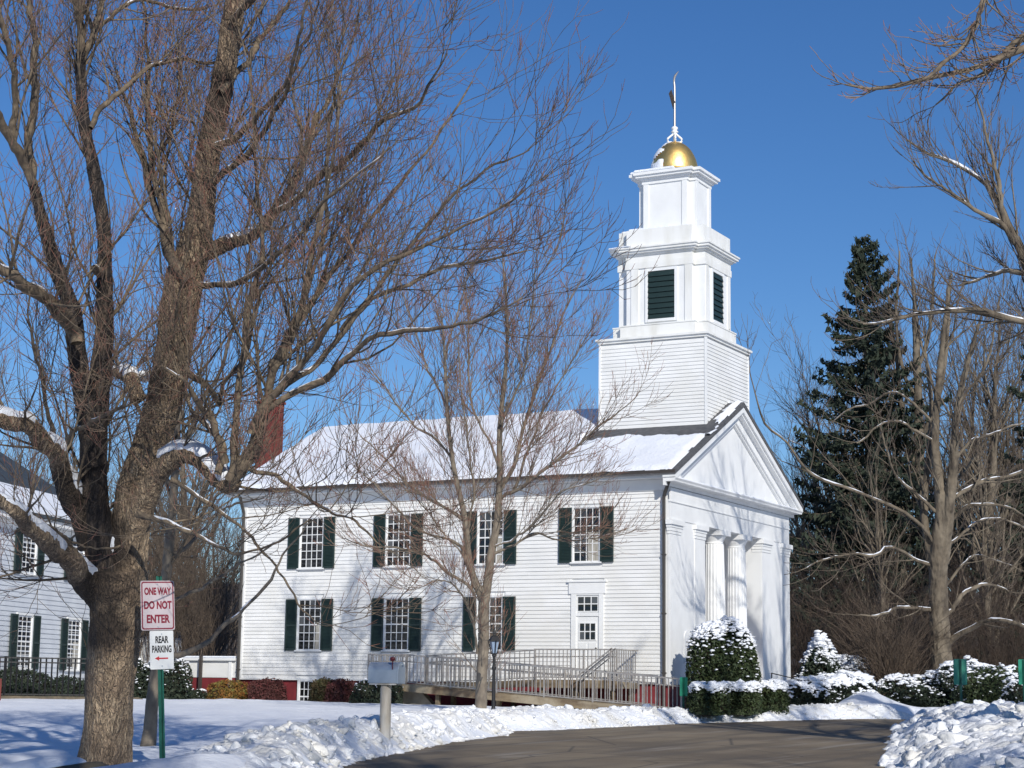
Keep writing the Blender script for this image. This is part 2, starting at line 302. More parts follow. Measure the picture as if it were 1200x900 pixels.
MAPLE=[
('t',[(5.01,-30.44,0.19,0.432),(5.04,-30.46,0.38,0.366),(5.1,-30.49,0.76,0.327),(5.15,-30.55,1.2,0.316),(5.23,-30.61,1.74,0.327),(5.29,-30.68,2.29,0.344),(5.33,-30.72,2.62,0.388),(5.35,-30.76,2.89,0.388)]),
('t',[(5.42,-30.67,2.62,0.222),(5.47,-30.69,3.01,0.266),(5.5,-30.72,3.39,0.255),(5.54,-30.75,3.8,0.239),(5.68,-30.73,4.22,0.234),(5.8,-30.7,4.58,0.239),(5.91,-30.68,4.95,0.24),(5.99,-30.68,5.28,0.24),(6.09,-30.7,5.84,0.246),(6.19,-30.73,6.47,0.257),(6.27,-30.73,6.79,0.246),(6.37,-30.71,7.12,0.213),(6.44,-30.71,7.52,0.179),(6.52,-30.75,8.08,0.163),(6.61,-30.77,8.59,0.157),(6.71,-30.77,9.02,0.157),(6.79,-30.78,9.43,0.152),(6.84,-30.79,9.78,0.152),(6.93,-30.81,10.29,0.147),(7.03,-30.83,10.8,0.136),(7.24,-30.85,11.7,0.102),(7.4,-30.95,12.83,0.057)]),
('l',[(6.3,-30.56,6.99,0.09),(6.44,-30.46,7.11,0.113),(6.53,-30.31,7.22,0.102),(6.64,-30.1,7.34,0.091),(6.71,-29.87,7.48,0.08),(6.79,-29.64,7.75,0.07),(6.94,-29.39,8.11,0.058),(6.96,-29.21,8.42,0.047),(7.11,-29.07,9.05,0.036),(7.31,-28.98,9.79,0.024),(7.41,-29,10.39,0.015)]),
('l',[(7.19,-30.19,7.57,0.045),(7.53,-30.16,7.69,0.045),(7.97,-30.28,7.95,0.039),(8.45,-30.48,8.07,0.036),(9.1,-30.67,8.47,0.027),(9.67,-30.82,8.61,0.021),(10.01,-30.99,8.88,0.016),(10.23,-31.04,9.11,0.01)]),
('t',[(5.5,-30.74,3.17,0.188),(5.71,-30.82,3.6,0.177),(5.88,-30.88,3.83,0.165),(6.08,-30.93,4.06,0.153),(6.31,-30.96,4.21,0.147),(6.53,-30.97,4.3,0.136),(6.74,-30.96,4.25,0.135),(6.93,-30.95,4.1,0.135),(7.09,-30.95,3.95,0.129),(7.25,-30.97,3.88,0.107),(7.39,-31.02,3.93,0.08)]),
('l',[(7.31,-31.05,3.91,0.085),(7.47,-31.02,4.11,0.096),(7.57,-31.03,4.26,0.09),(7.67,-31.06,4.47,0.074),(7.79,-31.11,4.77,0.063),(7.93,-31.18,5.15,0.055),(8.17,-31.19,5.45,0.047),(8.43,-31.22,5.92,0.042),(8.58,-31.28,6.29,0.034),(8.73,-31.35,6.68,0.029),(8.9,-31.41,7.19,0.023),(9.01,-31.47,7.53,0.021),(9.13,-31.54,8.09,0.016),(9.21,-31.61,8.6,0.01)]),
('l',[(7.35,-31.04,3.95,0.053),(7.38,-31.09,4.45,0.053),(7.39,-31.1,4.91,0.048),(7.38,-31.08,5.31,0.048),(7.41,-31.07,5.97,0.043),(7.41,-30.99,6.29,0.038),(7.42,-30.91,6.64,0.035),(7.43,-30.9,7.25,0.027),(7.37,-30.95,7.92,0.022),(7.42,-31,8.7,0.016),(7.4,-31.13,9.46,0.011)]),
('l',[(7.74,-31.16,4.45,0.058),(7.94,-31.18,4.83,0.053),(8.21,-31.22,5.05,0.047),(8.52,-31.31,5.28,0.041),(8.86,-31.43,5.55,0.038),(9.25,-31.57,5.94,0.033),(9.71,-31.63,6.25,0.028),(10.3,-31.58,6.51,0.022),(10.91,-31.45,6.79,0.016),(11.39,-31.31,7.08,0.011)]),
('l',[(7.88,-31.16,4.87,0.042),(8.16,-31.02,5.12,0.042),(8.37,-30.84,5.34,0.037),(8.64,-30.64,5.81,0.032),(8.87,-30.43,6.26,0.029),(9.29,-30.09,6.55,0.024),(9.62,-29.81,6.78,0.022),(10.11,-29.48,6.96,0.015),(10.46,-29.27,7.07,0.011)]),
('l',[(7.78,-31.17,4.64,0.047),(8.12,-31.13,4.9,0.047),(8.7,-31.13,5.11,0.042),(9.1,-31.32,5.31,0.036),(9.64,-31.49,5.49,0.032),(10.31,-31.55,5.5,0.026),(10.81,-31.64,5.46,0.02),(11.29,-31.68,5.62,0.014),(11.6,-31.63,5.74,0.01)]),
('l',[(8,-31.17,5.29,0.037),(8.26,-31.01,5.83,0.034),(8.46,-30.68,6.42,0.032),(8.51,-30.29,6.83,0.027),(8.61,-29.84,7.33,0.025),(8.83,-29.4,8.03,0.023),(9.09,-29.06,8.72,0.017),(9.47,-28.86,9.4,0.011)]),
('l',[(8.78,-30.85,5.76,0.026),(9.09,-30.77,6.13,0.026),(9.53,-30.7,6.64,0.024),(9.96,-30.62,7,0.021),(10.45,-30.54,7.54,0.016),(10.9,-30.41,7.78,0.011),(11.12,-30.34,7.89,0.008)]),
('l',[(8.35,-31.11,5.94,0.026),(8.57,-31.1,6.41,0.026),(8.78,-31.16,6.94,0.026),(8.86,-31.28,7.38,0.024),(9.07,-31.44,8.39,0.017),(9.33,-31.48,9.05,0.013),(9.57,-31.5,9.66,0.01)]),
('l',[(7.27,-31.11,4.11,0.048),(7.23,-31.31,4.64,0.042),(7.22,-31.51,4.8,0.037),(7.26,-31.72,4.93,0.031),(7.23,-31.94,5.11,0.023),(7.05,-32.13,5.25,0.016)]),
('l',[(7.19,-31.13,4,0.048),(7.23,-31.08,4.38,0.043),(6.91,-31.06,4.64,0.038),(6.62,-31.02,4.86,0.027),(6.5,-31.03,5.14,0.022)]),
('l',[(7.47,-31,4.08,0.032),(8.02,-30.93,3.93,0.026),(8.73,-31.04,3.58,0.021),(9.34,-31.22,3.32,0.015),(9.71,-31.22,3.03,0.009)]),
('l',[(6.55,-31.24,3.96,0.032),(7.11,-31.09,3.63,0.027),(7.79,-31.1,3.09,0.018),(8.37,-31.17,2.56,0.013),(8.74,-31.11,2.15,0.008)]),
('l',[(6.14,-31.38,3.53,0.043),(6.67,-31.36,3.41,0.032),(7.46,-31.51,3.06,0.021),(8.23,-31.7,2.91,0.015),(8.93,-31.67,3.2,0.01)]),
('l',[(6.21,-30.85,5.8,0.067),(6.33,-30.68,5.46,0.05),(6.48,-30.45,5.23,0.039),(6.49,-30.27,5.08,0.034),(6.51,-30.19,5.43,0.028),(6.68,-30.06,5.79,0.023),(6.88,-30.04,6.47,0.017)]),
('t',[(5.26,-30.76,2.62,0.244),(5.22,-30.87,3,0.233),(5.2,-30.97,3.38,0.205),(5.19,-31.08,3.81,0.188),(5.23,-31.17,4.25,0.177),(5.29,-31.24,4.68,0.171),(5.34,-31.29,5.01,0.16),(5.42,-31.35,5.44,0.143),(5.5,-31.43,5.98,0.116),(5.55,-31.55,6.63,0.094),(5.61,-31.64,7.17,0.093),(5.6,-31.74,7.54,0.088),(5.59,-31.83,7.91,0.088),(5.57,-31.94,8.29,0.077),(5.54,-32.03,8.63,0.077),(5.56,-32.12,9.03,0.071),(5.59,-32.2,9.4,0.071)]),
('l',[(5.59,-32.19,9.35,0.06),(5.59,-32.33,9.64,0.055),(5.68,-32.54,9.96,0.054),(5.79,-32.79,10.53,0.038),(5.81,-33.02,11.34,0.021)]),
('l',[(5.6,-32.19,9.4,0.049),(5.64,-32.09,9.66,0.049),(5.58,-31.91,10.02,0.044),(5.51,-31.77,10.49,0.039),(5.57,-31.76,11.31,0.023)]),
('l',[(5.65,-31.98,8.43,0.038),(5.68,-31.84,8.7,0.039),(5.84,-31.42,9.2,0.031),(5.97,-30.9,9.52,0.026),(6.3,-30.31,9.59,0.017),(6.69,-29.99,9.94,0.012)]),
('l',[(5.58,-32.02,9.63,0.033),(5.53,-31.78,9.87,0.033),(5.47,-31.22,10.31,0.029),(5.52,-30.58,10.61,0.023),(5.87,-30.1,10.65,0.018)]),
('l',[(5.61,-31.66,6.6,0.066),(5.85,-32.04,6.54,0.054),(6.11,-32.4,6.46,0.021)]),
('t',[(5.33,-31.25,4.18,0.143),(5.34,-31.43,4.65,0.137),(5.36,-31.6,5.07,0.131),(5.4,-31.75,5.38,0.125),(5.45,-31.89,5.73,0.114),(5.5,-32.02,6.04,0.108),(5.48,-32.18,6.28,0.102),(5.48,-32.34,6.53,0.102),(5.49,-32.48,6.77,0.091),(5.5,-32.63,7.04,0.085),(5.51,-32.78,7.32,0.079),(5.53,-32.91,7.53,0.068)]),
('l',[(5.55,-32.89,7.48,0.058),(5.51,-33.05,7.72,0.058),(5.54,-33.3,7.89,0.057),(5.63,-33.55,8.05,0.051),(5.69,-33.77,8.19,0.046),(5.56,-34.02,8.61,0.03)]),
('l',[(5.55,-32.89,7.48,0.053),(5.58,-32.9,7.71,0.053),(5.56,-32.94,8.07,0.047),(5.58,-32.96,8.53,0.048),(5.57,-33.04,9.25,0.042),(5.55,-33.11,9.78,0.037),(5.56,-33.25,10.62,0.021)]),
('l',[(5.35,-33.09,7.98,0.042),(5.51,-33.23,8.43,0.042),(5.7,-33.53,8.85,0.036),(5.87,-33.83,9.26,0.031),(5.92,-34.03,9.72,0.02)]),
('l',[(5.73,-32.21,5.6,0.085),(5.7,-32.35,5.8,0.095),(5.72,-32.57,5.95,0.095),(5.76,-32.87,6.09,0.088),(5.84,-33.18,6.16,0.082),(5.91,-33.48,6.19,0.076),(5.93,-33.79,6.27,0.07),(5.84,-34.06,6.36,0.055),(5.61,-34.31,6.64,0.035)]),
('l',[(5.08,-30.95,3.16,0.188),(5.02,-31.12,3.46,0.166),(5,-31.36,3.71,0.154),(5.11,-31.63,3.93,0.13),(5.26,-31.93,4.13,0.123),(5.38,-32.27,4.25,0.116),(5.48,-32.6,4.37,0.109),(5.54,-32.94,4.47,0.103),(5.54,-33.23,4.54,0.097),(5.44,-33.5,4.64,0.081),(5.11,-33.81,4.96,0.045)]),
('l',[(5.16,-30.79,2.51,0.222),(5.06,-30.95,2.59,0.182),(5.06,-31.19,2.73,0.159),(5.16,-31.5,2.86,0.146),(5.28,-31.87,2.98,0.133),(5.4,-32.26,3.09,0.115),(5.52,-32.66,3.19,0.103),(5.61,-33.04,3.28,0.091),(5.72,-33.32,3.33,0.085),(5.61,-33.64,3.5,0.064),(5.25,-33.99,3.92,0.04)]),
('l',[(5.05,-30.92,2.89,0.078),(5.02,-31.13,2.99,0.066),(5.13,-31.49,3.1,0.06),(5.26,-31.84,3.2,0.059),(5.3,-32.01,3.25,0.048)]),
('l',[(4.74,-31.33,4.2,0.039),(4.91,-31.52,4.44,0.036),(5.26,-31.98,4.8,0.027),(5.63,-32.54,5.23,0.021),(5.93,-33.01,5.55,0.015),(6.06,-33.27,6.01,0.01)]),
('l',[(4.78,-31.3,4.16,0.044),(5.02,-31.41,4.45,0.041),(5.34,-31.69,4.56,0.033),(5.85,-31.92,4.56,0.027),(6.39,-32.09,4.72,0.021),(6.74,-32.13,4.96,0.013)]),
('l',[(5.48,-30.68,4.07,0.028),(4.96,-30.64,3.64,0.023),(4.39,-30.47,3.44,0.017),(3.92,-30.42,3.12,0.012)]),
('l',[(5.61,-30.8,5.06,0.112),(5.48,-30.79,5.3,0.107),(5.24,-30.66,5.43,0.091),(4.98,-30.55,5.57,0.074),(4.88,-30.5,5.68,0.034)]),
('l',[(6.4,-30.89,6.57,0.089),(6.25,-30.96,6.77,0.083),(6.1,-30.93,6.93,0.078),(5.95,-30.85,7.14,0.067),(5.78,-30.76,7.41,0.057),(5.59,-30.67,7.74,0.051),(5.42,-30.62,8.25,0.046),(5.21,-30.61,8.64,0.035),(5.05,-30.62,9.01,0.029),(4.91,-30.76,9.6,0.018)]),
('l',[(6.39,-30.91,6.62,0.078),(6.23,-30.96,6.8,0.072),(6.06,-30.91,6.96,0.067),(5.93,-30.8,7.32,0.051),(5.77,-30.7,7.83,0.046),(5.55,-30.61,8.35,0.04),(5.4,-30.5,8.88,0.035),(5.22,-30.47,9.52,0.026),(5.09,-30.48,10.15,0.021),(5.05,-30.56,10.75,0.015)]),
('l',[(5.59,-30.68,3.17,0.017),(5.51,-31.58,3.11,0.013),(5.59,-32.46,3.45,0.01)]),
('l',[(7.02,-30.98,10.04,0.05),(7.53,-31.34,10.06,0.044),(8.41,-32.02,10,0.037),(9.02,-32.37,10.31,0.026)]),
('l',[(6.82,-30.9,9.04,0.05),(6.9,-30.62,9.41,0.045),(6.89,-30.08,10.12,0.035),(6.8,-29.59,10.79,0.027),(6.85,-29.39,11.48,0.018)]),
('l',[(6.64,-30.86,8.32,0.05),(7.05,-30.87,8.44,0.044),(7.66,-31.06,8.65,0.033),(8.26,-31.37,8.92,0.024),(8.71,-31.69,9.3,0.016),(8.97,-31.82,9.65,0.01)]),
('l',[(6.53,-30.81,7.77,0.05),(7.02,-30.88,7.98,0.044),(7.68,-31.26,8.25,0.035),(8.4,-31.75,8.56,0.026),(9.01,-32.19,8.98,0.018),(9.26,-32.42,9.39,0.013)]),
('l',[(6.23,-30.75,6.56,0.05),(6.76,-30.8,6.44,0.039),(7.59,-31.2,6.39,0.032),(8.59,-31.73,6.62,0.023),(9.58,-32.14,7.04,0.017),(10.3,-32.19,7.45,0.012)]),
]
YOUNG=[
('t',[(-1.59,-8.44,0.75,0.203),(-1.52,-8.48,1.13,0.182),(-1.45,-8.6,1.98,0.171),(-1.35,-8.71,2.82,0.166),(-1.3,-8.78,3.35,0.171),(-1.26,-8.82,3.71,0.171)]),
('t',[(-1.29,-8.81,3.56,0.139),(-1.19,-8.83,4.09,0.139),(-1.1,-8.87,4.72,0.134),(-0.98,-8.88,5.26,0.123),(-0.9,-8.91,5.79,0.112),(-0.83,-8.97,6.42,0.107),(-0.79,-9.01,6.91,0.097),(-0.77,-9.08,7.49,0.091),(-0.73,-9.12,7.98,0.086),(-0.64,-9.18,8.66,0.075),(-0.54,-9.24,9.41,0.064),(-0.48,-9.34,10.26,0.054),(-0.47,-9.51,11.32,0.043),(-0.49,-9.65,12.18,0.027)]),
('t',[(-1.31,-8.82,3.56,0.128),(-1.44,-8.99,3.98,0.118),(-1.55,-9.16,4.46,0.112),(-1.55,-9.3,5.02,0.107),(-1.55,-9.42,5.55,0.096),(-1.58,-9.54,5.97,0.085),(-1.62,-9.66,6.34,0.085),(-1.66,-9.78,6.74,0.08),(-1.68,-9.88,7.11,0.075),(-1.69,-10.01,7.63,0.069),(-1.69,-10.13,8.16,0.069),(-1.68,-10.25,8.68,0.064),(-1.66,-10.38,9.3,0.053),(-1.65,-10.56,10.14,0.037),(-1.65,-10.73,10.97,0.021)]),
('l',[(-0.91,-8.86,6.11,0.086),(-0.81,-8.82,6.44,0.081),(-0.69,-8.7,6.7,0.075),(-0.53,-8.56,7.21,0.07),(-0.48,-8.43,7.62,0.065),(-0.41,-8.29,8.07,0.065),(-0.32,-8.14,8.53,0.065),(-0.03,-8.02,9.56,0.049),(0.39,-7.9,10.67,0.036),(1.04,-7.76,11.98,0.022)]),
('l',[(-0.95,-8.82,5.8,0.07),(-0.76,-8.87,6.17,0.07),(-0.37,-8.93,6.35,0.064),(0.16,-9.02,6.66,0.058),(0.92,-9.05,7.15,0.051),(1.79,-9.01,7.75,0.042),(2.46,-8.96,8.18,0.026),(2.88,-8.89,8.54,0.016)]),
('l',[(-0.5,-8.68,6.37,0.054),(-0.27,-8.67,6.97,0.048),(-0.05,-8.65,7.5,0.043),(0.3,-8.63,8.36,0.038),(0.84,-8.54,9.42,0.027),(1.59,-8.38,10.7,0.017)]),
('l',[(-1.44,-9.06,3.87,0.064),(-1.61,-9.41,4.76,0.064),(-1.64,-9.7,4.89,0.058),(-1.75,-10.12,5.01,0.053),(-1.95,-10.61,5.1,0.047),(-2.15,-11.09,5.32,0.042),(-2.37,-11.55,5.81,0.031),(-2.83,-12,6.4,0.021)]),
('l',[(-1.46,-9.04,3.7,0.069),(-1.62,-9.23,3.97,0.069),(-1.75,-9.48,4.12,0.064),(-1.88,-9.78,4.3,0.058),(-1.98,-10.11,4.55,0.053),(-2.14,-10.47,4.74,0.047),(-2.51,-10.88,4.82,0.037),(-3.18,-11.38,4.8,0.026),(-3.69,-11.74,5,0.017)]),
('l',[(-1.54,-9.42,5.51,0.064),(-1.77,-9.47,5.7,0.064),(-2.16,-9.44,5.89,0.059),(-2.65,-9.38,6.08,0.054),(-3.21,-9.39,6.47,0.044),(-3.88,-9.57,7.03,0.033),(-4.47,-9.88,7.58,0.022)]),
('l',[(-1.72,-9.82,7.12,0.048),(-2.15,-9.95,7.67,0.048),(-2.75,-9.92,8.07,0.043),(-3.42,-9.98,8.83,0.033),(-3.93,-10.22,9.71,0.022)]),
('l',[(-0.73,-9.13,6.9,0.053),(-0.88,-9.23,7.47,0.048),(-1.28,-9.33,8.13,0.043),(-1.56,-9.38,9.02,0.038),(-1.65,-9.4,10.12,0.03),(-1.7,-9.58,11.42,0.022)]),
('l',[(-1.59,-9.24,5.03,0.048),(-1.41,-9.36,5.76,0.048),(-1.23,-9.54,6.38,0.043),(-1.13,-9.87,7.2,0.037),(-1.08,-10.21,8,0.034),(-1.09,-10.57,9.02,0.026),(-1.08,-10.83,10.04,0.019)]),
('l',[(-0.64,-9.28,7.95,0.053),(-0.36,-9.36,8.4,0.048),(0.11,-9.58,9.09,0.042),(0.47,-9.94,9.86,0.037),(0.82,-10.28,10.84,0.026),(1.02,-10.5,11.84,0.017)]),
('l',[(-1.06,-8.9,4.72,0.053),(-0.65,-8.58,4.95,0.048),(-0.24,-8.09,5.3,0.043),(0.2,-7.42,5.19,0.033),(0.85,-6.77,5.37,0.024),(1.59,-6.29,5.68,0.015)]),
('l',[(-1.05,-8.94,4.93,0.048),(-0.38,-8.91,5.17,0.043),(0.39,-9.22,5.61,0.037),(1.13,-9.54,6.08,0.027),(1.89,-9.45,6.27,0.021)]),
('l',[(-1.81,-9.97,8.29,0.048),(-2.08,-10.04,8.95,0.043),(-2.55,-9.99,9.65,0.038),(-2.97,-9.95,10.57,0.027),(-3.18,-10.08,11.68,0.02)]),
('l',[(-1.8,-10.19,9.45,0.043),(-1.82,-9.97,10.03,0.038),(-1.83,-9.55,10.99,0.033),(-1.61,-9.32,12.14,0.022)]),
('l',[(-1.53,-9,3.87,0.043),(-1.51,-9.45,4.59,0.032),(-2.01,-10.53,5.68,0.026),(-2.64,-11.34,6.46,0.017)]),
('l',[(-1.52,-8.7,2.29,0.053),(-1.41,-9.09,2.81,0.048),(-1.22,-9.93,3.61,0.037),(-1.31,-10.84,3.98,0.026),(-1.89,-11.46,3.74,0.016)]),
]
THIRD=[
('t',[(2.74,-26.74,0.37,0.131),(2.8,-26.77,0.65,0.111),(2.86,-26.83,1.17,0.098),(2.94,-26.87,1.62,0.091),(3.03,-26.93,2.2,0.085),(3.1,-26.97,2.59,0.085),(3.22,-27.05,3.36,0.078),(3.32,-27.12,4.01,0.072),(3.41,-27.19,4.66,0.065),(3.46,-27.26,5.17,0.065),(3.52,-27.32,5.69,0.059),(3.61,-27.4,6.33,0.052),(3.74,-27.44,6.98,0.042),(3.91,-27.5,7.75,0.033),(4.05,-27.57,8.53,0.023),(4.23,-27.64,9.43,0.013)]),
('l',[(2.99,-26.88,1.79,0.046),(3.28,-26.69,1.86,0.046),(3.41,-26.5,1.93,0.043),(3.51,-26.28,2.05,0.04),(3.57,-26.04,2.23,0.037),(3.62,-25.8,2.46,0.034),(3.68,-25.55,2.68,0.03),(3.75,-25.32,2.89,0.027),(3.85,-25.13,3.18,0.021),(3.99,-24.98,3.49,0.017),(4.34,-24.84,3.97,0.01)]),
('l',[(3.43,-27.2,4.79,0.039),(3.59,-27.07,5.19,0.036),(3.65,-26.86,5.75,0.033),(3.77,-26.59,6.45,0.027),(3.89,-26.4,7.3,0.02),(4.11,-26.29,7.99,0.014)]),
('l',[(3.36,-27.14,4.27,0.033),(3.32,-27.41,4.64,0.029),(3.35,-27.9,5.23,0.026),(3.39,-28.38,5.8,0.019),(3.42,-28.66,6.4,0.013)]),
('l',[(3.22,-27.05,3.36,0.033),(3.39,-26.8,3.51,0.03),(3.56,-26.4,3.93,0.023),(3.78,-25.94,4.24,0.017),(4.11,-25.61,4.39,0.011)]),
('l',[(3.09,-26.97,2.59,0.026),(3.28,-26.61,2.74,0.026),(3.3,-26,2.9,0.02),(3.47,-25.34,3.27,0.017),(3.83,-24.93,3.64,0.011)]),
('l',[(3.59,-27.39,6.27,0.029),(3.37,-27.31,6.77,0.026),(2.93,-27.13,7.52,0.02),(2.7,-27.09,8.24,0.014)]),
]
OVER=[
('l',[(15.9,-18.9,12.59,0.093),(15.26,-19.21,12.39,0.079),(14.74,-19.44,12.17,0.064),(14.28,-19.65,11.95,0.057),(13.89,-19.82,11.79,0.05),(13.57,-19.98,11.72,0.043),(13.21,-20.15,11.6,0.039),(12.86,-20.32,11.52,0.032),(12.48,-20.51,11.43,0.029),(12.16,-20.68,11.44,0.021),(11.98,-20.79,11.5,0.014)]),
('l',[(14.36,-19.89,13.48,0.057),(14.24,-19.93,13.18,0.05),(14.15,-20.01,12.8,0.046),(14.03,-20.13,12.4,0.043),(13.84,-20.32,12.05,0.039),(13.68,-20.49,11.82,0.035),(13.47,-20.67,11.61,0.032),(13.29,-20.77,11.46,0.028)]),
('l',[(15.27,-19.24,12.65,0.057),(14.53,-19.49,12.08,0.047),(14.28,-19.47,11.83,0.04),(14.01,-19.45,11.65,0.032),(13.78,-19.42,11.59,0.029),(13.53,-19.42,11.43,0.022),(13.28,-19.47,11.22,0.013)]),
]
FANS=[
('l',[(11.6,-3.5,10.12,0.17),(11.47,-3.71,10.96,0.149),(11.25,-3.97,12.01,0.117),(11.08,-4.08,12.55,0.107),(10.86,-4.19,12.99,0.096),(10.73,-4.26,13.54,0.086),(10.54,-4.33,13.94,0.064),(10.17,-4.51,14.31,0.054),(9.7,-4.74,14.64,0.043),(9.13,-5.04,14.9,0.032),(8.77,-5.27,15.18,0.019)]),
('l',[(11.11,-4.21,12.52,0.074),(10.89,-4.48,12.98,0.069),(10.45,-4.93,13.19,0.053),(10.05,-5.39,13.45,0.042),(9.56,-5.91,13.88,0.031),(9.18,-6.26,14.31,0.019)]),
('l',[(11.73,-3.51,10.54,0.106),(11.18,-3.86,10.61,0.085),(10.65,-4.3,10.74,0.079),(10.14,-4.77,10.81,0.074),(9.62,-5.24,10.74,0.063),(9.11,-5.7,10.61,0.052),(8.68,-6.08,10.41,0.042),(8.25,-6.41,10.25,0.031),(7.89,-6.64,10.18,0.021)]),
('l',[(11.51,-3.82,11.58,0.085),(11.12,-3.93,11.71,0.075),(10.7,-3.91,11.9,0.064),(10.35,-3.76,11.92,0.054),(9.9,-3.7,11.87,0.043),(9.38,-3.83,11.67,0.027)]),
('l',[(10.91,-4.39,12.94,0.064),(10.82,-4.43,13.81,0.053),(10.66,-4.28,14.65,0.043),(10.35,-4.22,15.59,0.032),(10.16,-4.27,16.28,0.022)]),
]
FARR=[
('t',[(3.91,14.82,0.8,0.532),(3.95,14.6,2.11,0.458),(3.98,14.45,2.99,0.443),(4.01,14.14,4.74,0.399),(4.11,13.92,6.19,0.369),(4.28,13.74,7.65,0.296),(4.28,13.52,8.82,0.236),(4.23,13.27,9.98,0.192),(4.49,13.03,12.03,0.148),(4.84,12.83,14.07,0.118),(5.14,12.66,15.82,0.074)]),
('t',[(4.2,14.02,5.9,0.296),(4.57,13.67,7.64,0.236),(4.89,13.29,9.36,0.191),(5.16,12.88,11.07,0.161),(5.66,12.6,12.77,0.117),(6.19,12.39,14.17,0.073)]),
('t',[(4.04,14.16,4.74,0.236),(3.8,13.95,6.2,0.193),(3.67,13.79,7.68,0.163),(3.87,13.76,9.46,0.134),(4.05,13.71,11.25,0.105),(3.94,13.5,13.04,0.075),(3.86,13.37,14.55,0.045)]),
('l',[(4.11,14.52,2.99,0.192),(4.43,14.46,3.28,0.177),(5.09,14.32,3.65,0.147),(5.64,14.03,3.84,0.131),(6.19,13.76,3.89,0.115),(6.91,13.74,3.77,0.1),(7.87,14.17,3.33,0.057)]),
('l',[(4.18,14.35,4.1,0.148),(4.4,14.54,4.34,0.133),(4.8,14.93,4.94,0.119),(5.19,15.41,5.29,0.104),(5.58,15.9,5.31,0.075),(6.02,16.29,5.12,0.045)]),
('l',[(4.27,13.84,7.07,0.118),(4.79,13.94,7.57,0.103),(5.23,13.9,7.87,0.096),(5.78,13.91,7.94,0.088),(6.43,13.99,7.9,0.073),(6.83,14.02,7.71,0.058),(7.41,14.32,7.31,0.029)]),
('l',[(4.43,13.76,7.95,0.133),(4.87,14.05,8.31,0.118),(5.33,14.51,8.67,0.119),(5.87,15.11,8.86,0.104),(6.41,15.64,9.05,0.09),(7.38,16.17,9.63,0.06)]),
('l',[(4.22,13.95,6.34,0.103),(4.67,14.34,6.8,0.089),(4.94,14.98,7.23,0.082),(5.17,15.74,7.47,0.075),(5.64,16.55,7.5,0.068),(6.29,17.2,7.16,0.053)]),
('l',[(4.06,14.27,4.18,0.133),(3.67,13.83,4.31,0.118),(3.24,13.05,4.4,0.102),(3.05,12.26,4.34,0.087),(2.93,11.56,4.08,0.072),(2.7,10.94,3.91,0.057),(2.26,10.48,3.95,0.036)]),
('l',[(4.03,13.96,5.76,0.118),(3.44,13.52,5.97,0.103),(3.24,13.17,6.19,0.096),(2.97,12.69,6.34,0.088),(2.7,12.18,6.34,0.08),(2.63,11.81,6.05,0.073),(2.38,11.34,5.97,0.072),(2.04,10.83,6.05,0.065),(1.07,10.14,5.85,0.05),(0.44,9.8,5.47,0.029)]),
('l',[(4.02,13.82,6.48,0.118),(3.75,13.47,7.05,0.111),(3.34,12.91,7.46,0.103),(2.72,12.12,7.85,0.088),(2.01,11.22,8.17,0.087),(1.28,10.27,8.39,0.079),(0.94,9.52,8.73,0.072),(0.51,8.64,9.66,0.064),(0.1,7.97,10.02,0.057),(-0.06,7.46,10.91,0.042),(-0.16,7.11,12,0.028)]),
('l',[(4.35,13.23,10.57,0.089),(3.59,12.79,11.39,0.074),(3.01,12.71,11.71,0.059),(2.09,12.62,11.33,0.052),(1.39,12.57,11.16,0.045),(0.69,12.41,10.66,0.03)]),
('l',[(4.36,13.34,9.98,0.089),(3.9,12.87,10.25,0.074),(3.3,12.08,10.62,0.066),(2.69,11.4,10.42,0.058),(2.05,11,9.81,0.044)]),
('l',[(4.79,13.68,9.41,0.103),(5.23,13.98,10.02,0.089),(5.55,14.51,10.22,0.074),(6.15,15.16,10.57,0.06),(6.65,15.57,10.75,0.045)]),
('l',[(4.92,13.53,10.58,0.089),(5.24,13.54,11.45,0.074),(5.82,13.68,12.34,0.067),(6.29,13.71,13.51,0.059),(6.64,13.63,14.97,0.044)]),
('l',[(4.4,13.09,11.44,0.089),(4.12,13.13,12.37,0.074),(3.75,13.48,13.66,0.06),(3.45,13.8,15.29,0.046),(3.34,13.86,16.55,0.03)]),
('l',[(4.68,12.97,12.9,0.074),(5.2,12.79,13.73,0.059),(5.65,12.28,14.8,0.044),(5.92,11.92,15.89,0.029)]),
('l',[(4.15,13.67,7.65,0.103),(3.63,13.11,8.21,0.088),(3.25,12.41,8.74,0.073),(3.02,11.74,9.56,0.058),(2.86,11.32,10.4,0.044)]),
('l',[(4.19,14.18,5.03,0.089),(4.65,14.65,5.79,0.074),(5.04,15.55,6.29,0.06),(5.66,16.68,6.2,0.046),(6.24,17.4,5.93,0.03)]),
]
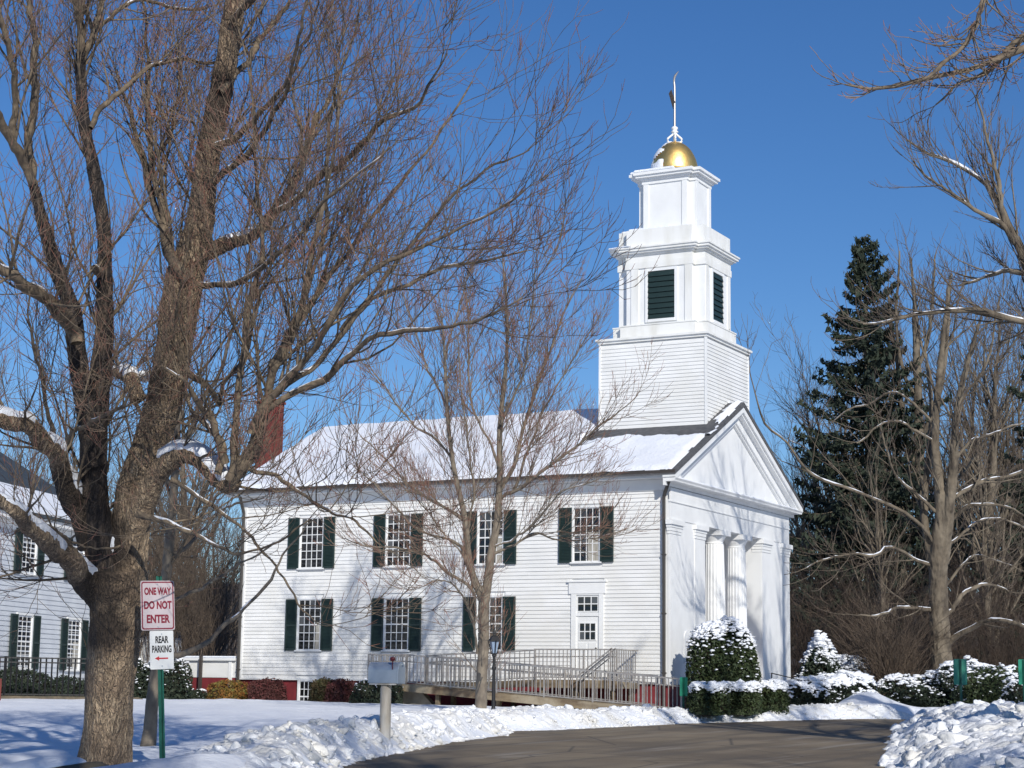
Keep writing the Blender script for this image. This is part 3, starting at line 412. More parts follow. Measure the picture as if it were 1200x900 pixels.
FARL=[
('t',[(-3.27,38.57,0.77,0.488),(-3.2,38.09,3.57,0.406),(-3.07,37.7,5.98,0.366),(-2.93,37.18,9.18,0.325),(-2.79,36.65,12.39,0.264),(-2.68,36.18,15.2,0.224),(-2.6,35.7,18,0.183),(-2.55,35.28,20.4,0.122),(-2.59,34.94,22.09,0.061)]),
('l',[(-2.78,36.81,11.59,0.163),(-3.23,36.46,12.8,0.142),(-3.48,36.31,14.44,0.122),(-3.72,36.13,16.49,0.102),(-3.83,35.97,18.56,0.082),(-3.91,35.66,20.6,0.051)]),
('l',[(-2.74,36.53,13.19,0.163),(-1.98,36.45,14.78,0.142),(-1.44,35.99,16.73,0.121),(-0.98,35.4,19.05,0.091),(-0.74,34.98,21,0.06)]),
('l',[(-2.68,36.18,15.2,0.122),(-3.22,35.85,16.42,0.102),(-3.5,35.78,18.08,0.082),(-3.51,35.71,20.58,0.062),(-3.36,35.62,22.44,0.041)]),
('l',[(-2.61,35.92,16.8,0.122),(-2,35.73,17.96,0.101),(-1.49,35.1,19.86,0.071),(-1.19,34.6,21.79,0.04)]),
('l',[(-2.99,37.3,8.38,0.142),(-3.7,36.99,9.6,0.102),(-4.53,37.01,10.04,0.082),(-5.72,36.75,9.64,0.062)]),
('l',[(-2.85,37.07,9.99,0.142),(-2.22,36.96,10.77,0.101),(-0.97,36.93,11.53,0.081),(0.08,36.91,13.1,0.06)]),
]

# ---------------------------------------------------------------- ground
FH = np.array([math.sin(YAW), math.cos(YAW)])
def G(x, y):                                   # road surface: rises gently towards the church
    D = (x-CAMP[0])*FH[0]+(y-CAMP[1])*FH[1]
    return .15+.02*(np.clip(D, 0, 55)-27)
ROAD = np.array([(30,-60),(21,-60),(18,-53),(14,-44),(11.3,-36.5),(8.5,-31),(6.35,-27.2),(5.33,-25.3),(4.52,-23.5),(4.07,-21.8),(3.2,-19.1),(2.52,-16.6),(2.1,-14.2),
  (1.5,-12.6),(1.1,-11.9),(1.57,-10.9),(1.83,-8.8),(2.3,-4.6),(3.3,-1),(4.1,1.7),(4.7,2.9),(5.8,3.7),(8,4.3),(12,3.6),(18,1),(40,-8),(40,-14),(18,-6.2),(11,-3),(8.9,-1.6),
  (7.6,-1.4),(7.3,-2.6),(8.2,-5.4),(9.73,-10.7),(10.7,-14.3),(12.23,-19.7),(14.5,-26),(18,-34),(23,-43),(28,-52)], float)
def road_dist(x, y):                           # > 0 outside the road
    shp = x.shape; p = np.stack([x.ravel(), y.ravel()], 1); best = np.full(len(p), 1e9); ins = np.zeros(len(p), bool)
    for a, b in zip(ROAD, np.roll(ROAD, -1, 0)):
        ab = b-a; t = np.clip(((p-a)@ab)/(ab@ab), 0, 1); q = a+t[:, None]*ab
        best = np.minimum(best, np.hypot(*(p-q).T))
        c = ((a[1] > p[:, 1]) != (b[1] > p[:, 1])) & (p[:, 0] < (b[0]-a[0])*(p[:, 1]-a[1])/(b[1]-a[1]+1e-12)+a[0]); ins ^= c
    return np.where(ins, -best, best).reshape(shp)
def vnoise(x, y, s, seed=0):                   # smooth value noise, vectorised
    r = np.random.default_rng(seed); T = r.random((256, 256)); X = x*s+1000.3; Y = y*s+1000.7
    i = np.floor(X).astype(int); j = np.floor(Y).astype(int); u = X-i; v = Y-j; u = u*u*(3-2*u); v = v*v*(3-2*v)
    g = lambda a, b: T[a % 256, b % 256]
    return (g(i, j)*(1-u)+g(i+1, j)*u)*(1-v)+(g(i, j+1)*(1-u)+g(i+1, j+1)*u)*v-.5
def ss(x, a, b):
    t = np.clip((x-a)/(b-a), 0, 1); return t*t*(3-2*t)
def bank_amp(x, y):
    right = ss(x, 6.6, 7.2)*ss(-y, -1.2, .6)*(1-ss(-y, 30, 36))*(1-ss(x-(12-y*.1), 4, 6))
    left = (x < 8)*(y < -12)
    front = (x < 6.6)*(y >= -12)
    return left, front, right
def snow_h(x, y, d=None):
    if d is None: d = road_dist(x, y)
    lawn = .27+.09*ss(-x, 9, 12)*ss(-y, 6, 9)
    dc = np.maximum(np.maximum(-17.5-x, x-3.5), np.maximum(-y, y-12.))
    lawn = lawn-.16*(1-ss(dc, .5, 4.5))*(x < 3)
    left, front, right = bank_amp(x, y)
    A = .24*left*(1-ss(-y, 26.5, 29.5))+.07*front+.0*right; W = .75
    bank = A*np.exp(-((d-.95)/W)**2)
    rb = right*(.40*ss(d, 0, 1.9)-.18*ss(d, 4.2, 7)) 
    rb = rb*(.92+.5*vnoise(x, y, .45, 5))
    mound = .50*np.exp(-(((x-3.6)*.9+(y-7.0)*.4)/.9)**2-((-(x-3.6)*.4+(y-7.0)*.9)/2.1)**2)
    fs = .16*np.exp(-((x-.2)/1.2)**2-((y+9.4)/1.5)**2)*front
    n = .09*vnoise(x, y, .5, 1)+.055*vnoise(x, y, 1.5, 2)+.012*vnoise(x, y, 5, 3)+.01*vnoise(x, y, 11, 4)
    h = lawn*ss(d, -.02, .7)+bank*ss(d, .0, .3)+rb+mound*ss(d, 0, .4)+fs*ss(d, 0, .5)+n*ss(d, .2, 1.2)
    far = ss(np.hypot(x-5, y+10), 90, 260)
    return np.where(d > 0, G(x, y)+h, G(x, y)-.12*ss(-d, 0, .25))+far*3
def axis_coords(a, b, step, out):
    c = list(np.arange(a, b+1e-6, step)); s = step; x = b
    while x < out: s *= 1.25; x += s; c.append(x)
    s = step; x = a
    while x > -out: s *= 1.25; x -= s; c.insert(0, x)
    return np.array(c)
def grid_mesh(name, xs, ys, zf, m, keep=None):
    X, Y = np.meshgrid(xs, ys); Z = zf(X, Y); V = np.stack([X, Y, Z], -1).reshape(-1, 3); nx = len(xs)
    I = (np.arange(len(ys)-1)[:, None]*nx+np.arange(nx-1)[None]).ravel()
    Fq = np.stack([I, I+1, I+nx+1, I+nx], 1)
    if keep is not None:
        k = keep(X, Y).ravel(); Fq = Fq[k[Fq].any(1)]
        used = np.unique(Fq); mp = np.zeros(len(V), int); mp[used] = np.arange(len(used)); V = V[used]; Fq = mp[Fq]
    return np_mesh(name, V, Fq, [m])
gx = axis_coords(-19, 17, .21, 900); gy = axis_coords(-37, 9, .21, 900)
tag(link('snowy_ground', grid_mesh('snowy_ground', gx, gy, snow_h, M['snow'])), kind='structure')
rx = np.arange(0, 41, .4); ry = np.arange(-62, 6, .4)
tag(link('road', grid_mesh('road', rx, ry, lambda x, y: G(x, y)+.004*vnoise(x, y, .6, 9), M['asphalt'], lambda x, y: road_dist(x, y) < .5)), kind='structure')

def blobs(C, Rr, g, flat=.6, sub=1):
    """rough lumps, one per centre"""
    bm = bmesh.new(); bmesh.ops.create_icosphere(bm, subdivisions=sub, radius=1); v0 = np.array([v.co for v in bm.verts]); f0 = np.array([[v.index for v in f.verts] for f in bm.faces]); bm.free()
    n = len(C); S = np.stack([g.uniform(.7, 1.4, n), g.uniform(.7, 1.4, n), g.uniform(.8, 1.2, n)*flat], 1); a = g.uniform(0, 6.283, n)
    U = np.repeat(v0[None], n, 0)
    for _ in range(7):                                    # chop flat sides so that lumps look broken, not round
        d = g.normal(size=(n, 1, 3)); d /= np.linalg.norm(d, axis=2, keepdims=True); U = U-d*np.maximum(0, (U*d).sum(2, keepdims=True)-g.uniform(.35, .8, (n, 1, 1)))
    for _ in range(5):
        k_ = g.normal(size=(n, 1, 3))*g.choice([2.5, 5, 9]); U = U*(1+.07*np.sin((U*k_).sum(2, keepdims=True)+g.uniform(0, 6.28, (n, 1, 1))))
    V = U*1.15*S[:, None]*np.asarray(Rr)[:, None, None]*(1+(.12 if sub == 1 else .035)*g.normal(size=(n, len(v0), 1)))
    x = V[..., 0]*np.cos(a)[:, None]-V[..., 1]*np.sin(a)[:, None]; y = V[..., 0]*np.sin(a)[:, None]+V[..., 1]*np.cos(a)[:, None]; V = np.stack([x, y, V[..., 2]], -1)+np.asarray(C)[:, None]
    Fq = f0[None]+(np.arange(n)*len(v0))[:, None, None]; return V.reshape(-1, 3), Fq.reshape(-1, 3)
def bank(name, x0, x1, y0, y1, step, reg, nclod, rmin, rmax, seed, clods=1000):
    xs = np.arange(x0, x1, step); ys = np.arange(y0, y1, step); X, Y = np.meshgrid(xs, ys); d = road_dist(X, Y)
    H = snow_h(X, Y, d); wgt = reg(X, Y, d); r = np.random.default_rng(seed)
    L = np.zeros_like(H)-.5
    for _ in range(nclod):
        cx = r.uniform(x0, x1); cy = r.uniform(y0, y1); i = int((cy-y0)/step); j = int((cx-x0)/step)
        wg = wgt[min(i, len(ys)-1), min(j, len(xs)-1)]
        if wg < .15 or r.random() > wg: continue
        R = rmin+(rmax-rmin)*r.random()**2.2; k = int(R*1.4/step)+2
        a, b, c, e = max(0, i-k), min(len(ys), i+k+1), max(0, j-k), min(len(xs), j+k+1)
        xx, yy = X[a:b, c:e]-cx, Y[a:b, c:e]-cy; th = r.uniform(0, 3.14); sx = r.uniform(.8, 1.25)
        u = (xx*math.cos(th)+yy*math.sin(th))*sx; v = (-xx*math.sin(th)+yy*math.cos(th))/sx
        # rough polyhedral lump: superellipse cap
        q = 1-(np.abs(u/R)**2.2+np.abs(v/R)**2.2)
        tilt = (r.uniform(-.12, .12)*u+r.uniform(-.12, .12)*v)
        cap = np.where(q > 0, R*r.uniform(.2, .75)*np.clip(q, 0, 1)**.5+tilt-.01, -.5)
        L[a:b, c:e] = np.maximum(L[a:b, c:e], cap)
    lump = np.clip(L, -.01, None)*ss(wgt, 0, .35)+.05*vnoise(X, Y, 3.1, 28)+.035*vnoise(X, Y, 7, 8)+.022*vnoise(X, Y, 15, 18)*ss(wgt, 0, .3)
    Z = H+lump-.10*(1-ss(wgt, 0, .25))+.012
    V = np.stack([X, Y, Z], -1).reshape(-1, 3); nx = len(xs)
    I = (np.arange(len(ys)-1)[:, None]*nx+np.arange(nx-1)[None]).ravel(); Fq = np.stack([I, I+1, I+nx+1, I+nx], 1)
    k = (wgt > .005).ravel(); Fq = Fq[k[Fq].any(1)]; used = np.unique(Fq); mp = np.zeros(len(V), int); mp[used] = np.arange(len(used))
    V = V[used]; Fq = mp[Fq]; T = np.vstack([Fq[:, [0, 1, 2]], Fq[:, [0, 2, 3]]]); n0 = len(V); VV = [V]; TT = [T]
    # loose ploughed clods lying on the bank
    m = clods*6; cx = r.uniform(x0, x1-step, m); cy = r.uniform(y0, y1-step, m); ii = ((cy-y0)/step).astype(int); jj = ((cx-x0)/step).astype(int)
    k = r.random(m) < ss(wgt[ii, jj], .3, .9); cx, cy, ii, jj = cx[k][:clods], cy[k][:clods], ii[k][:clods], jj[k][:clods]
    Rr = (rmin+(rmax-rmin)*r.random(len(cx))**3.0); C = np.stack([cx, cy, Z[ii, jj]-Rr*(.3*r.random(len(cx))-.05)], 1)
    for sub, sel in ((3, Rr > .12), (2, (Rr > .06) & (Rr <= .12)), (1, Rr <= .06)):
        v, f = blobs(C[sel], Rr[sel], r, .85, sub); TT.append(f+n0); VV.append(v); n0 += len(v)
    tag(link(name, np_mesh(name, np.vstack(VV), np.vstack(TT), [M['snowbank']], smooth=True)), kind='structure')
bank('snow_bank', -1.5, 9.5, -33, -11, .045, lambda x, y, d: ss(d, -.22, .0)*(1-ss(d, 1.5, 2.3))*(1-ss(-y, 27.5, 29.5)*ss(d, .3, .9))*(y < -11.3)*(x < 9.3)*ss(9.2-x, 0, 1)*ss(-y, 11.3, 12), 8000, .03, .12, 11, 800)
bank('snow_bank', -3, 6, -12.6, 4.5, .055, lambda x, y, d: ss(d, -.15, .0)*(1-ss(d, 1.2, 1.9))*(x < 6)*ss(12.6+y, 0, .6)*(1-ss(y, 3.4, 4.2)), 6000, .03, .09, 12, 600)
bank('snow_bank', 6.9, 17.0, -31, -.6, .058, lambda x, y, d: ss(d, -.3, .0)*(1-ss(d, 4.6, 6.4))*ss(31+y, 0, 1)*ss(-y, .8, 1.6)*ss(x, 7, 7.4), 9000, .03, .17, 13, 1500)

# ---------------------------------------------------------------- church
CH = thing('church', 'white clapboard Greek Revival church with gold-domed steeple and snowy roof', 'church', (-7.6, 5.04, .6))
ZB, ZT, W_, LX = 1.63, 7.23, 10.08, -15.23
mb = MB(); mb.box(LX+.04, -.04, .04, W_-.04, .1, ZB-.002); mb.build('foundation', M['red'], CH)
mb = MB(); mb.box(LX+.02, -1.65, .02, W_-.02, ZB, ZT+.05)
mb.box(-1.648, -.02, .02, 2.6, ZB, ZT+.05); mb.box(-1.648, -.02, 7.5, W_-.02, ZB, ZT+.05)
mb.build('wall', M['white'], CH)
mb = MB(); mb.box(-1.645, -.04, 2.602, 7.498, 6.34, ZT+.04); mb.build('entablature', M['trim'], CH)
mb = MB(); mb.box(-1.645, .10, 2.602, 7.498, .75, ZB-.01); mb.box(.10, .45, 2.9, 7.2, .5, 1.33); mb.box(.45, .8, 2.9, 7.2, .5, 1.03); mb.build('portico_floor', M['concrete'], CH)
# side windows
GW = [(-13.44, -11.60), (-10.17, -8.33), (-6.87, -5.03), (-3.62, -1.79)]
OPEN = []
for k, (a, b) in enumerate(GW):
    c = (a+b)/2; OPEN.append((c-.53, c+.53, 5.09, 6.86))
    if k < 3: OPEN.append((c-.53, c+.53, 2.48, 4.24))
OPEN.append((-3.18, -2.12, 1.66, 4.58)); OPEN.append((-12.98, -12.00, .5, 1.70))
# clapboards: every course of the side wall is a board, cut where an opening stands
zc = ZB+.02; course = .1165; k = 0
while zc < ZT-.02:
    z1 = min(zc+course, ZT); xs = [(LX+.10, -.24)]
    for (a, b, c, d) in OPEN:
        if zc < d and z1 > c:
            n = []
            for (p, q) in xs:
                if b <= p or a >= q: n.append((p, q)); continue
                if a > p: n.append((p, a))
                if b < q: n.append((b, q))
            xs = n
    cut = []
    for (p, q) in xs:                                   # butt joints
        while q-p > 5.2: c_ = p+random.uniform(2.4, 4.6); cut.append((p, c_-.003)); p = c_
        cut.append((p, q))
    for (p, q) in cut:
        m_ = MB(); j = random.uniform(-.004, .002)
        m_.prism([(-.030+j, zc), (.02, zc), (.02, z1+.0), (-.006+j, z1+.012)], 0, p, q)
        m_.build('clapboard', M['clap'], CH)
    zc += course
mb = MB(); mb.box(LX+.02, -.02, -.045, .02, ZB-.03, ZB+.03); mb.build('water_table', M['trim'], CH)
mb = MB(); mb.box(LX, LX+.13, -.05, .02, ZB+.03, ZT); mb.build('corner_board', M['trim'], CH)
mb = MB(); mb.box(-.24, .0, -.05, .02, ZB+.03, ZT-.3); mb.build('corner_board', M['trim'], CH)

pane_me = {}
def pane(w_, h_):
    k = (round(w_, 3), round(h_, 3))
    if k not in pane_me:
        b_ = MB(); b_.box(-w_/2, w_/2, -.004, .004, -h_/2, h_/2); pane_me[k] = mesh_only(b_, 'pane', M['glass'])
    return pane_me[k]
shut_me = {}
def shutter_mesh(w_, h_, m_):
    k = (round(w_, 2), round(h_, 2))
    if k not in shut_me:
        b_ = MB(); s = .05
        b_.box(-w_/2, -w_/2+s, -.02, .02, 0, h_); b_.box(w_/2-s, w_/2, -.02, .02, 0, h_)
        for z in (0, h_*.47, h_-.06): b_.box(-w_/2+s, w_/2-s, -.018, .018, z, z+.06)
        n = int((h_-.1)/.045)
        for i in range(n):
            z = .06+(h_-.12)*i/n; b_.add([(-w_/2+s, -.012, z), (w_/2-s, -.012, z), (w_/2-s, .010, z+.036), (-w_/2+s, .010, z+.036)], [(0, 1, 2, 3)])
        b_.box(-w_/2+s, w_/2-s, .010, .016, .02, h_-.02)
        shut_me[k] = mesh_only(b_, 'shutter', m_)
    return shut_me[k]
def window(par, cx, z0, z1, gw, cols, rows, y=0., shutters=True, sw=.43, R=None, curtain=0, name='window', casing=.09, t=.011):
    """sash window on a wall facing -Y at plane y (or placed by matrix R)"""
    tf = R or (lambda x, yy, z: (x, yy, z))
    def bx(m_, x0, x1, y0, y1, a, b):
        vs = [tf(*p) for p in [(x0,y0,a),(x1,y0,a),(x1,y1,a),(x0,y1,a),(x0,y0,b),(x1,y0,b),(x1,y1,b),(x0,y1,b)]]
        m_.add(vs, [(0,3,2,1),(4,5,6,7),(0,1,5,4),(1,2,6,5),(2,3,7,6),(3,0,4,7)])
    m_ = MB(); x0, x1 = cx-gw/2, cx+gw/2
    bx(m_, x0-casing, x0-.025, y-.055, y+.03, z0-.03, z1+.09); bx(m_, x1+.025, x1+casing, y-.055, y+.03, z0-.03, z1+.09)
    bx(m_, x0-.025, x1+.025, y-.055, y+.03, z1+.025, z1+.09)
    fr = m_.build(name, M['trim'], par)
    m_ = MB(); bx(m_, x0-.025, x0, y-.03, y-.005, z0-.03, z1+.025); bx(m_, x1, x1+.025, y-.03, y-.005, z0-.03, z1+.025)
    bx(m_, x0, x1, y-.03, y-.005, z1, z1+.025); bx(m_, x0, x1, y-.03, y-.005, z0-.03, z0)
    pw, ph = gw/cols, (z1-z0)/rows
    for i in range(1, cols): bx(m_, x0+i*pw-t, x0+i*pw+t, y-.026, y-.008, z0, z1)
    for j in range(1, rows):
        tt = .02 if j == rows//2 else t
        bx(m_, x0, x1, y-.024, y-.010, z0+j*ph-tt, z0+j*ph+tt)
    m_.build('sash', M['trim'], fr)
    m_ = MB(); bx(m_, x0-casing-.03, x1+casing+.03, y-.085, y-.01, z0-.075, z0-.032); m_.build('sill', M['trim'], fr)
    rot = None
    if R:
        a, b = Vector(tf(0, 0, 0)), Vector(tf(1, 0, 0)); rot = (0, 0, math.atan2(b.y-a.y, b.x-a.x))
    for i in range(cols):
        for j in range(rows):
            p = shared('pane', pane(pw-t*1.6, ph-t*1.6), fr, tf(x0+(i+.5)*pw, y-.010, z0+(j+.5)*ph), rot)
    if curtain:
        m_ = MB(); bx(m_, x1-gw*curtain, x1-.01, y-.0165, y-.0145, z0, z1*.55+z0*.45); m_.build('curtain', M['curtain'], fr)
    if shutters:
        me = shutter_mesh(sw, z1-z0+.09, M['green'])
        for s in (-1, 1): shared('shutter', me, fr, tf(cx+s*(gw/2+casing+sw/2-.02), y-.062, z0-.05), rot)
    return fr
for k, (a, b) in enumerate(GW):
    c = (a+b)/2
    window(CH, c, 5.19, 6.75, .80, 4, 6, curtain=(0, 0, .3, .45)[k])
    if k < 3: window(CH, c, 2.58, 4.13, .80, 4, 6, curtain=(.2, 0, 0)[k])
window(CH, -12.49, .62, 1.55, .62, 4, 4, shutters=False, name='basement_window')
# ramp door
door = MB(); door.box(-3.02, -2.27, -.02, .015, 1.69, 3.56)
for z0, z1 in ((1.80, 2.25), (2.32, 2.78)):
    for x0, x1 in ((-2.93, -2.68), (-2.61, -2.36)): door.box(x0, x1, -.032, -.02, z0, z1)
door = door.build('door', M['trim'], CH)
fr = MB(); fr.box(-3.18, -3.02, -.06, .03, 1.66, 4.22); fr.box(-2.27, -2.12, -.06, .03, 1.66, 4.22); fr.box(-3.02, -2.27, -.05, .03, 3.56, 3.66); fr.box(-3.02, -2.27, -.05, .03, 4.18, 4.22)
fr.box(-3.26, -2.06, -.07, .03, 4.22, 4.56); fr.box(-3.30, -2.02, -.10, .03, 4.56, 4.61); fr.build('door_frame', M['trim'], CH)
def lights(par, x0, x1, z0, z1, cols, rows, y):
    m_ = MB(); t = .014; pw, ph = (x1-x0)/cols, (z1-z0)/rows
    for i in range(cols+1): m_.box(x0+i*pw-t, x0+i*pw+t, y-.014, y+.006, z0-t, z1+t)
    for j in range(rows+1): m_.box(x0, x1, y-.012, y+.004, z0+j*ph-t, z0+j*ph+t)
    m_.each('muntin', M['trim'], par)
    for i in range(cols):
        for j in range(rows): shared('pane', pane(pw-2*t+.004, ph-2*t+.004), par, (x0+(i+.5)*pw, y, z0+(j+.5)*ph))
lights(door, -2.91, -2.38, 2.86, 3.36, 3, 2, -.026)
tr = MB(); tr.box(-3.02, -2.27, -.012, .015, 3.66, 4.18); tr = tr.build('transom', M['trim'], CH)
lights(tr, -2.98, -2.31, 3.70, 4.14, 3, 2, -.02)
hd = MB(); hd.lathe((-2.36, -.06, 2.62), [(.0, -.02), (.028, -.01), (.03, .01), (0, .03)], 10); hd.build('handle', M['gutter'], door, smooth=True)
# frieze, soffit and cornice along the side eave
XA, XE = LX-.45, .36
mb = MB(); mb.box(XA+.3, -.02, -.06, .02, ZT-.02, 7.525); mb.build('frieze', M['trim'], CH)
mb = MB(); mb.prism([(.03, 7.53), (-.45, 7.53), (-.45, 7.64), (-.46, 7.66), (-.46, 7.69), (.03, 7.86)], 0, XA, XE-.04); mb.build('cornice', M['trim'], CH)
mb = MB(); mb.prism([(-.462, 7.645), (-.55, 7.645), (-.575, 7.735), (-.462, 7.735)], 0, XA, XE+.01); mb.build('gutter', M['gutter'], CH)
# roof
RZ = 10.50; YE = -.55; YM = 5.04; SL = (RZ-7.70)/(YM-YE)
mb = MB(); mb.prism([(YE, 7.70), (YM, RZ), (YM, RZ-.16), (YE, 7.60)], 0, XA-.02, XE+.02)
mb.prism([(2*YM-YE, 7.70), (2*YM-YE, 7.60), (YM, RZ-.16), (YM, RZ)], 0, XA-.02, XE+.02)
roof = mb.build('roof', M['shingle'], CH)
def roof_snow():
    xs = np.arange(XA-.05, XE+.06, .06); t = np.linspace(0, 1, 96)
    X, T = np.meshgrid(xs, t); Y = YE+.02+T*(YM-YE-.02); Z0 = 7.71+(Y-YE)*SL
    n = vnoise(X, Y, 1.3, 21)*.5+vnoise(X, Y, 4, 22)*.3+vnoise(X, Y, 10, 23)*.15
    # bare strip below and before the tower, along the front rake
    e = np.full_like(X, 9.)
    tow = np.maximum(np.maximum(-3.9-X, X-.05), np.maximum(2.42-Y, Y-7.)) ; e = np.minimum(e, tow-.05+n*.9)
    rake = .12-X+(0); rr = np.where(Y > 2.1, .55-(X+0)*1.-(Y-2.1)*-.0, .22-X); e = np.minimum(e, rr-.25*(Y > 2.1)*ss(Y, 2, 3.5)+n*.25)
    e = np.minimum(e, (X-XA)*1.+.1+n*.1)
    e = np.minimum(e, (Y-YE)-.02+vnoise(X, Y, 3.0, 26)*.16+n*.10)
    h = .10*ss(e, -.02, .22)+(.05*n+.05*vnoise(X, Y, .45, 24)+.02*vnoise(X, Y, 2.2, 25))*ss(e, 0, .3)-.02*(e < -.02)
    keep = e > -.03
    V = np.stack([X, Y, Z0+h], -1).reshape(-1, 3); nx = len(xs)
    I = (np.arange(len(t)-1)[:, None]*nx+np.arange(nx-1)[None]).ravel(); Fq = np.stack([I, I+1, I+nx+1, I+nx], 1)
    k = keep.ravel(); Fq = Fq[k[Fq].all(1)]; used = np.unique(Fq); mp = np.zeros(len(V), int); mp[used] = np.arange(len(used))
    link('snow', np_mesh('snow', V[used], mp[Fq], [M['snow']]), roof)
roof_snow()
mb = MB(); mb.prism([(YM, RZ+.08), (2*YM-YE, 7.79), (2*YM-YE, 7.71), (YM, RZ)], 0, XA, -.1); o_ = mb.build('snow', M['snow'], roof)
# pediment
mb = MB(); mb.prism([(.0, 7.44), (W_, 7.44), (W_, 7.75), (YM, 10.28), (0, 7.75)], 0, -.30, -.03); mb.build('tympanum', M['trim'], CH)
mb = MB()
for (x1, dz0, dz1) in ((.36, .0, .17), (.29, .17, .24), (.12, .24, .50), (.06, .50, .56)):
    for s in (0, 1):
        q = [(YE+.02+dz1*.0, 7.60-dz0), (YM, RZ-.16-dz0), (YM, RZ-.16-dz1), (YE+.02, 7.60-dz1)]
        lim = 7.53
        # clip polygon under the horizontal cornice
        pts = []
        for i in range(4):
            a, b = q[i], q[(i+1) % 4]
            if a[1] >= lim: pts.append(a)
            if (a[1]-lim)*(b[1]-lim) < 0:
                t = (lim-a[1])/(b[1]-a[1]); pts.append((a[0]+t*(b[0]-a[0]), lim))
        if s: pts = [(2*YM-p[0], p[1]) for p in pts]
        mb.prism(pts, 0, -.03, x1)
mb.build('raking_cornice', M['trim'], CH)
mb = MB(); mb.prism([(-.03, 7.30), (.045, 7.30), (.055, 7.41), (.33, 7.41), (.34, 7.45), (.38, 7.50), (.38, 7.52), (-.03, 7.55)], 1, -.50, W_+.5); 
mb.build('pediment_cornice', M['trim'], CH)
mb = MB(); mb.prism([(-.03, 7.555), (.35, 7.526), (.32, 7.56), (-.03, 7.60)], 1, -.1, W_+.1); mb.build('snow', M['snow'], CH)
# facade wall sheets: entablature band, mouldings, pilasters
mb = MB(); mb.box(-.02, .03, -.06, W_+.06, 6.90, 7.28); mb.box(-.02, .05, -.08, W_+.08, 6.86, 6.90); mb.box(-.02, .02, -.055, W_+.055, 6.36, 6.86)
mb.build('architrave', M['trim'], CH)
def pier(y0, y1, name='pilaster', x=.02, xb=-.30):
    m_ = MB(); m_.box(xb, x, y0, y1, ZB-.02, 6.02); m_.box(xb-.02, x+.02, y0-.02, y1+.02, ZB-.04, ZB+.14)
    m_.box(xb-.02, x+.02, y0-.02, y1+.02, 5.93, 6.00); m_.box(xb-.04, x+.05, y0-.05, y1+.05, 6.12, 6.20)
    m_.box(xb-.03, x+.03, y0-.03, y1+.03, 6.02, 6.12); m_.box(xb-.04, x+.10, y0-.09, y1+.09, 6.20, 6.34)
    return m_.build(name, M['trim'], CH)
pier(-.06, .72, xb=-.06); pier(1.80, 2.596); pier(7.504, 8.30); pier(9.36, 10.14)
mb = MB(); mb.box(-.02, -.004, .72, 1.80, ZB, 6.36); mb.box(-.02, -.004, 8.30, 9.36, ZB, 6.36); mb.each('flush_panel', M['trim'], CH)
for yc in (4.04, 5.90):                                 # two fluted columns
    n = 20; xc = -.26; prof = [(.33, 1.80), (.34, 3.0), (.325, 4.6), (.295, 5.92)]; V = []; Fc = []
    for k, (r, z) in enumerate(prof):
        for i in range(n*4):
            a = 2*math.pi*i/(n*4); rr = r-(0, .013, .019, .013)[i % 4]; V.append((xc+rr*math.cos(a), yc+rr*math.sin(a), z))
    for k in range(3):
        for i in range(n*4):
            j = (i+1) % (n*4); Fc.append((k*n*4+i, k*n*4+j, (k+1)*n*4+j, (k+1)*n*4+i))
    m_ = MB().add(V, Fc); m_.box(xc-.36, xc+.36, yc-.36, yc+.36, ZB-.04, ZB+.08)
    m_.lathe((xc, yc, 0), [(.34, ZB+.08), (.36, ZB+.12), (.33, ZB+.17)], 24)
    col_ = m_.build('column', M['trim'], CH)
    m_ = MB(); m_.lathe((xc, yc, 0), [(.275, 5.92), (.285, 5.95), (.275, 5.98), (.29, 6.02), (.36, 6.14), (.37, 6.18)], 32); m_.build('capital', M['trim'], col_, smooth=False)
    m_ = MB(); m_.box(xc-.40, xc+.40, yc-.40, yc+.40, 6.18, 6.338); m_.build('abacus', M['trim'], col_)
mb = MB(); mb.box(-1.66, -1.60, 4.3, 5.8, ZB, 4.4); mb.build('front_door', M['trim'], CH)
pl = MB()                                               # arched plaque on the left panel
pts = [(.98, 2.20), (1.40, 2.20), (1.40, 2.95)]+[(1.19+.21*math.cos(a), 2.95+.21*math.sin(a)) for a in np.linspace(.3, math.pi-.3, 7)]+[(.98, 2.95)]
pl.prism(pts, 0, -.002, .022); pl = pl.build('plaque', M['trim'], CH)
m_ = MB(); [m_.box(.0225, .024, 1.19-w2, 1.19+w2, z, z+.035) for z, w2 in ((2.82, .10), (2.70, .13), (2.58, .07))]; m_.each('worn_lettering', M['metal'], pl)
# downspouts
for x in (-.17, LX+.03):
    m_ = MB(); s = 1 if x > -1 else 0
    m_.bar((x, -.10, .75), (x, -.10, 7.02), .085, .07); m_.bar((x, -.10, 7.02), (x+.33*s+.05, -.46, 7.62), .085, .07)
    for z in (1.9, 3.6, 5.3): m_.box(x-.06, x+.06, -.145, .0, z, z+.04)
    m_.build('downspout', M['spout'], CH)

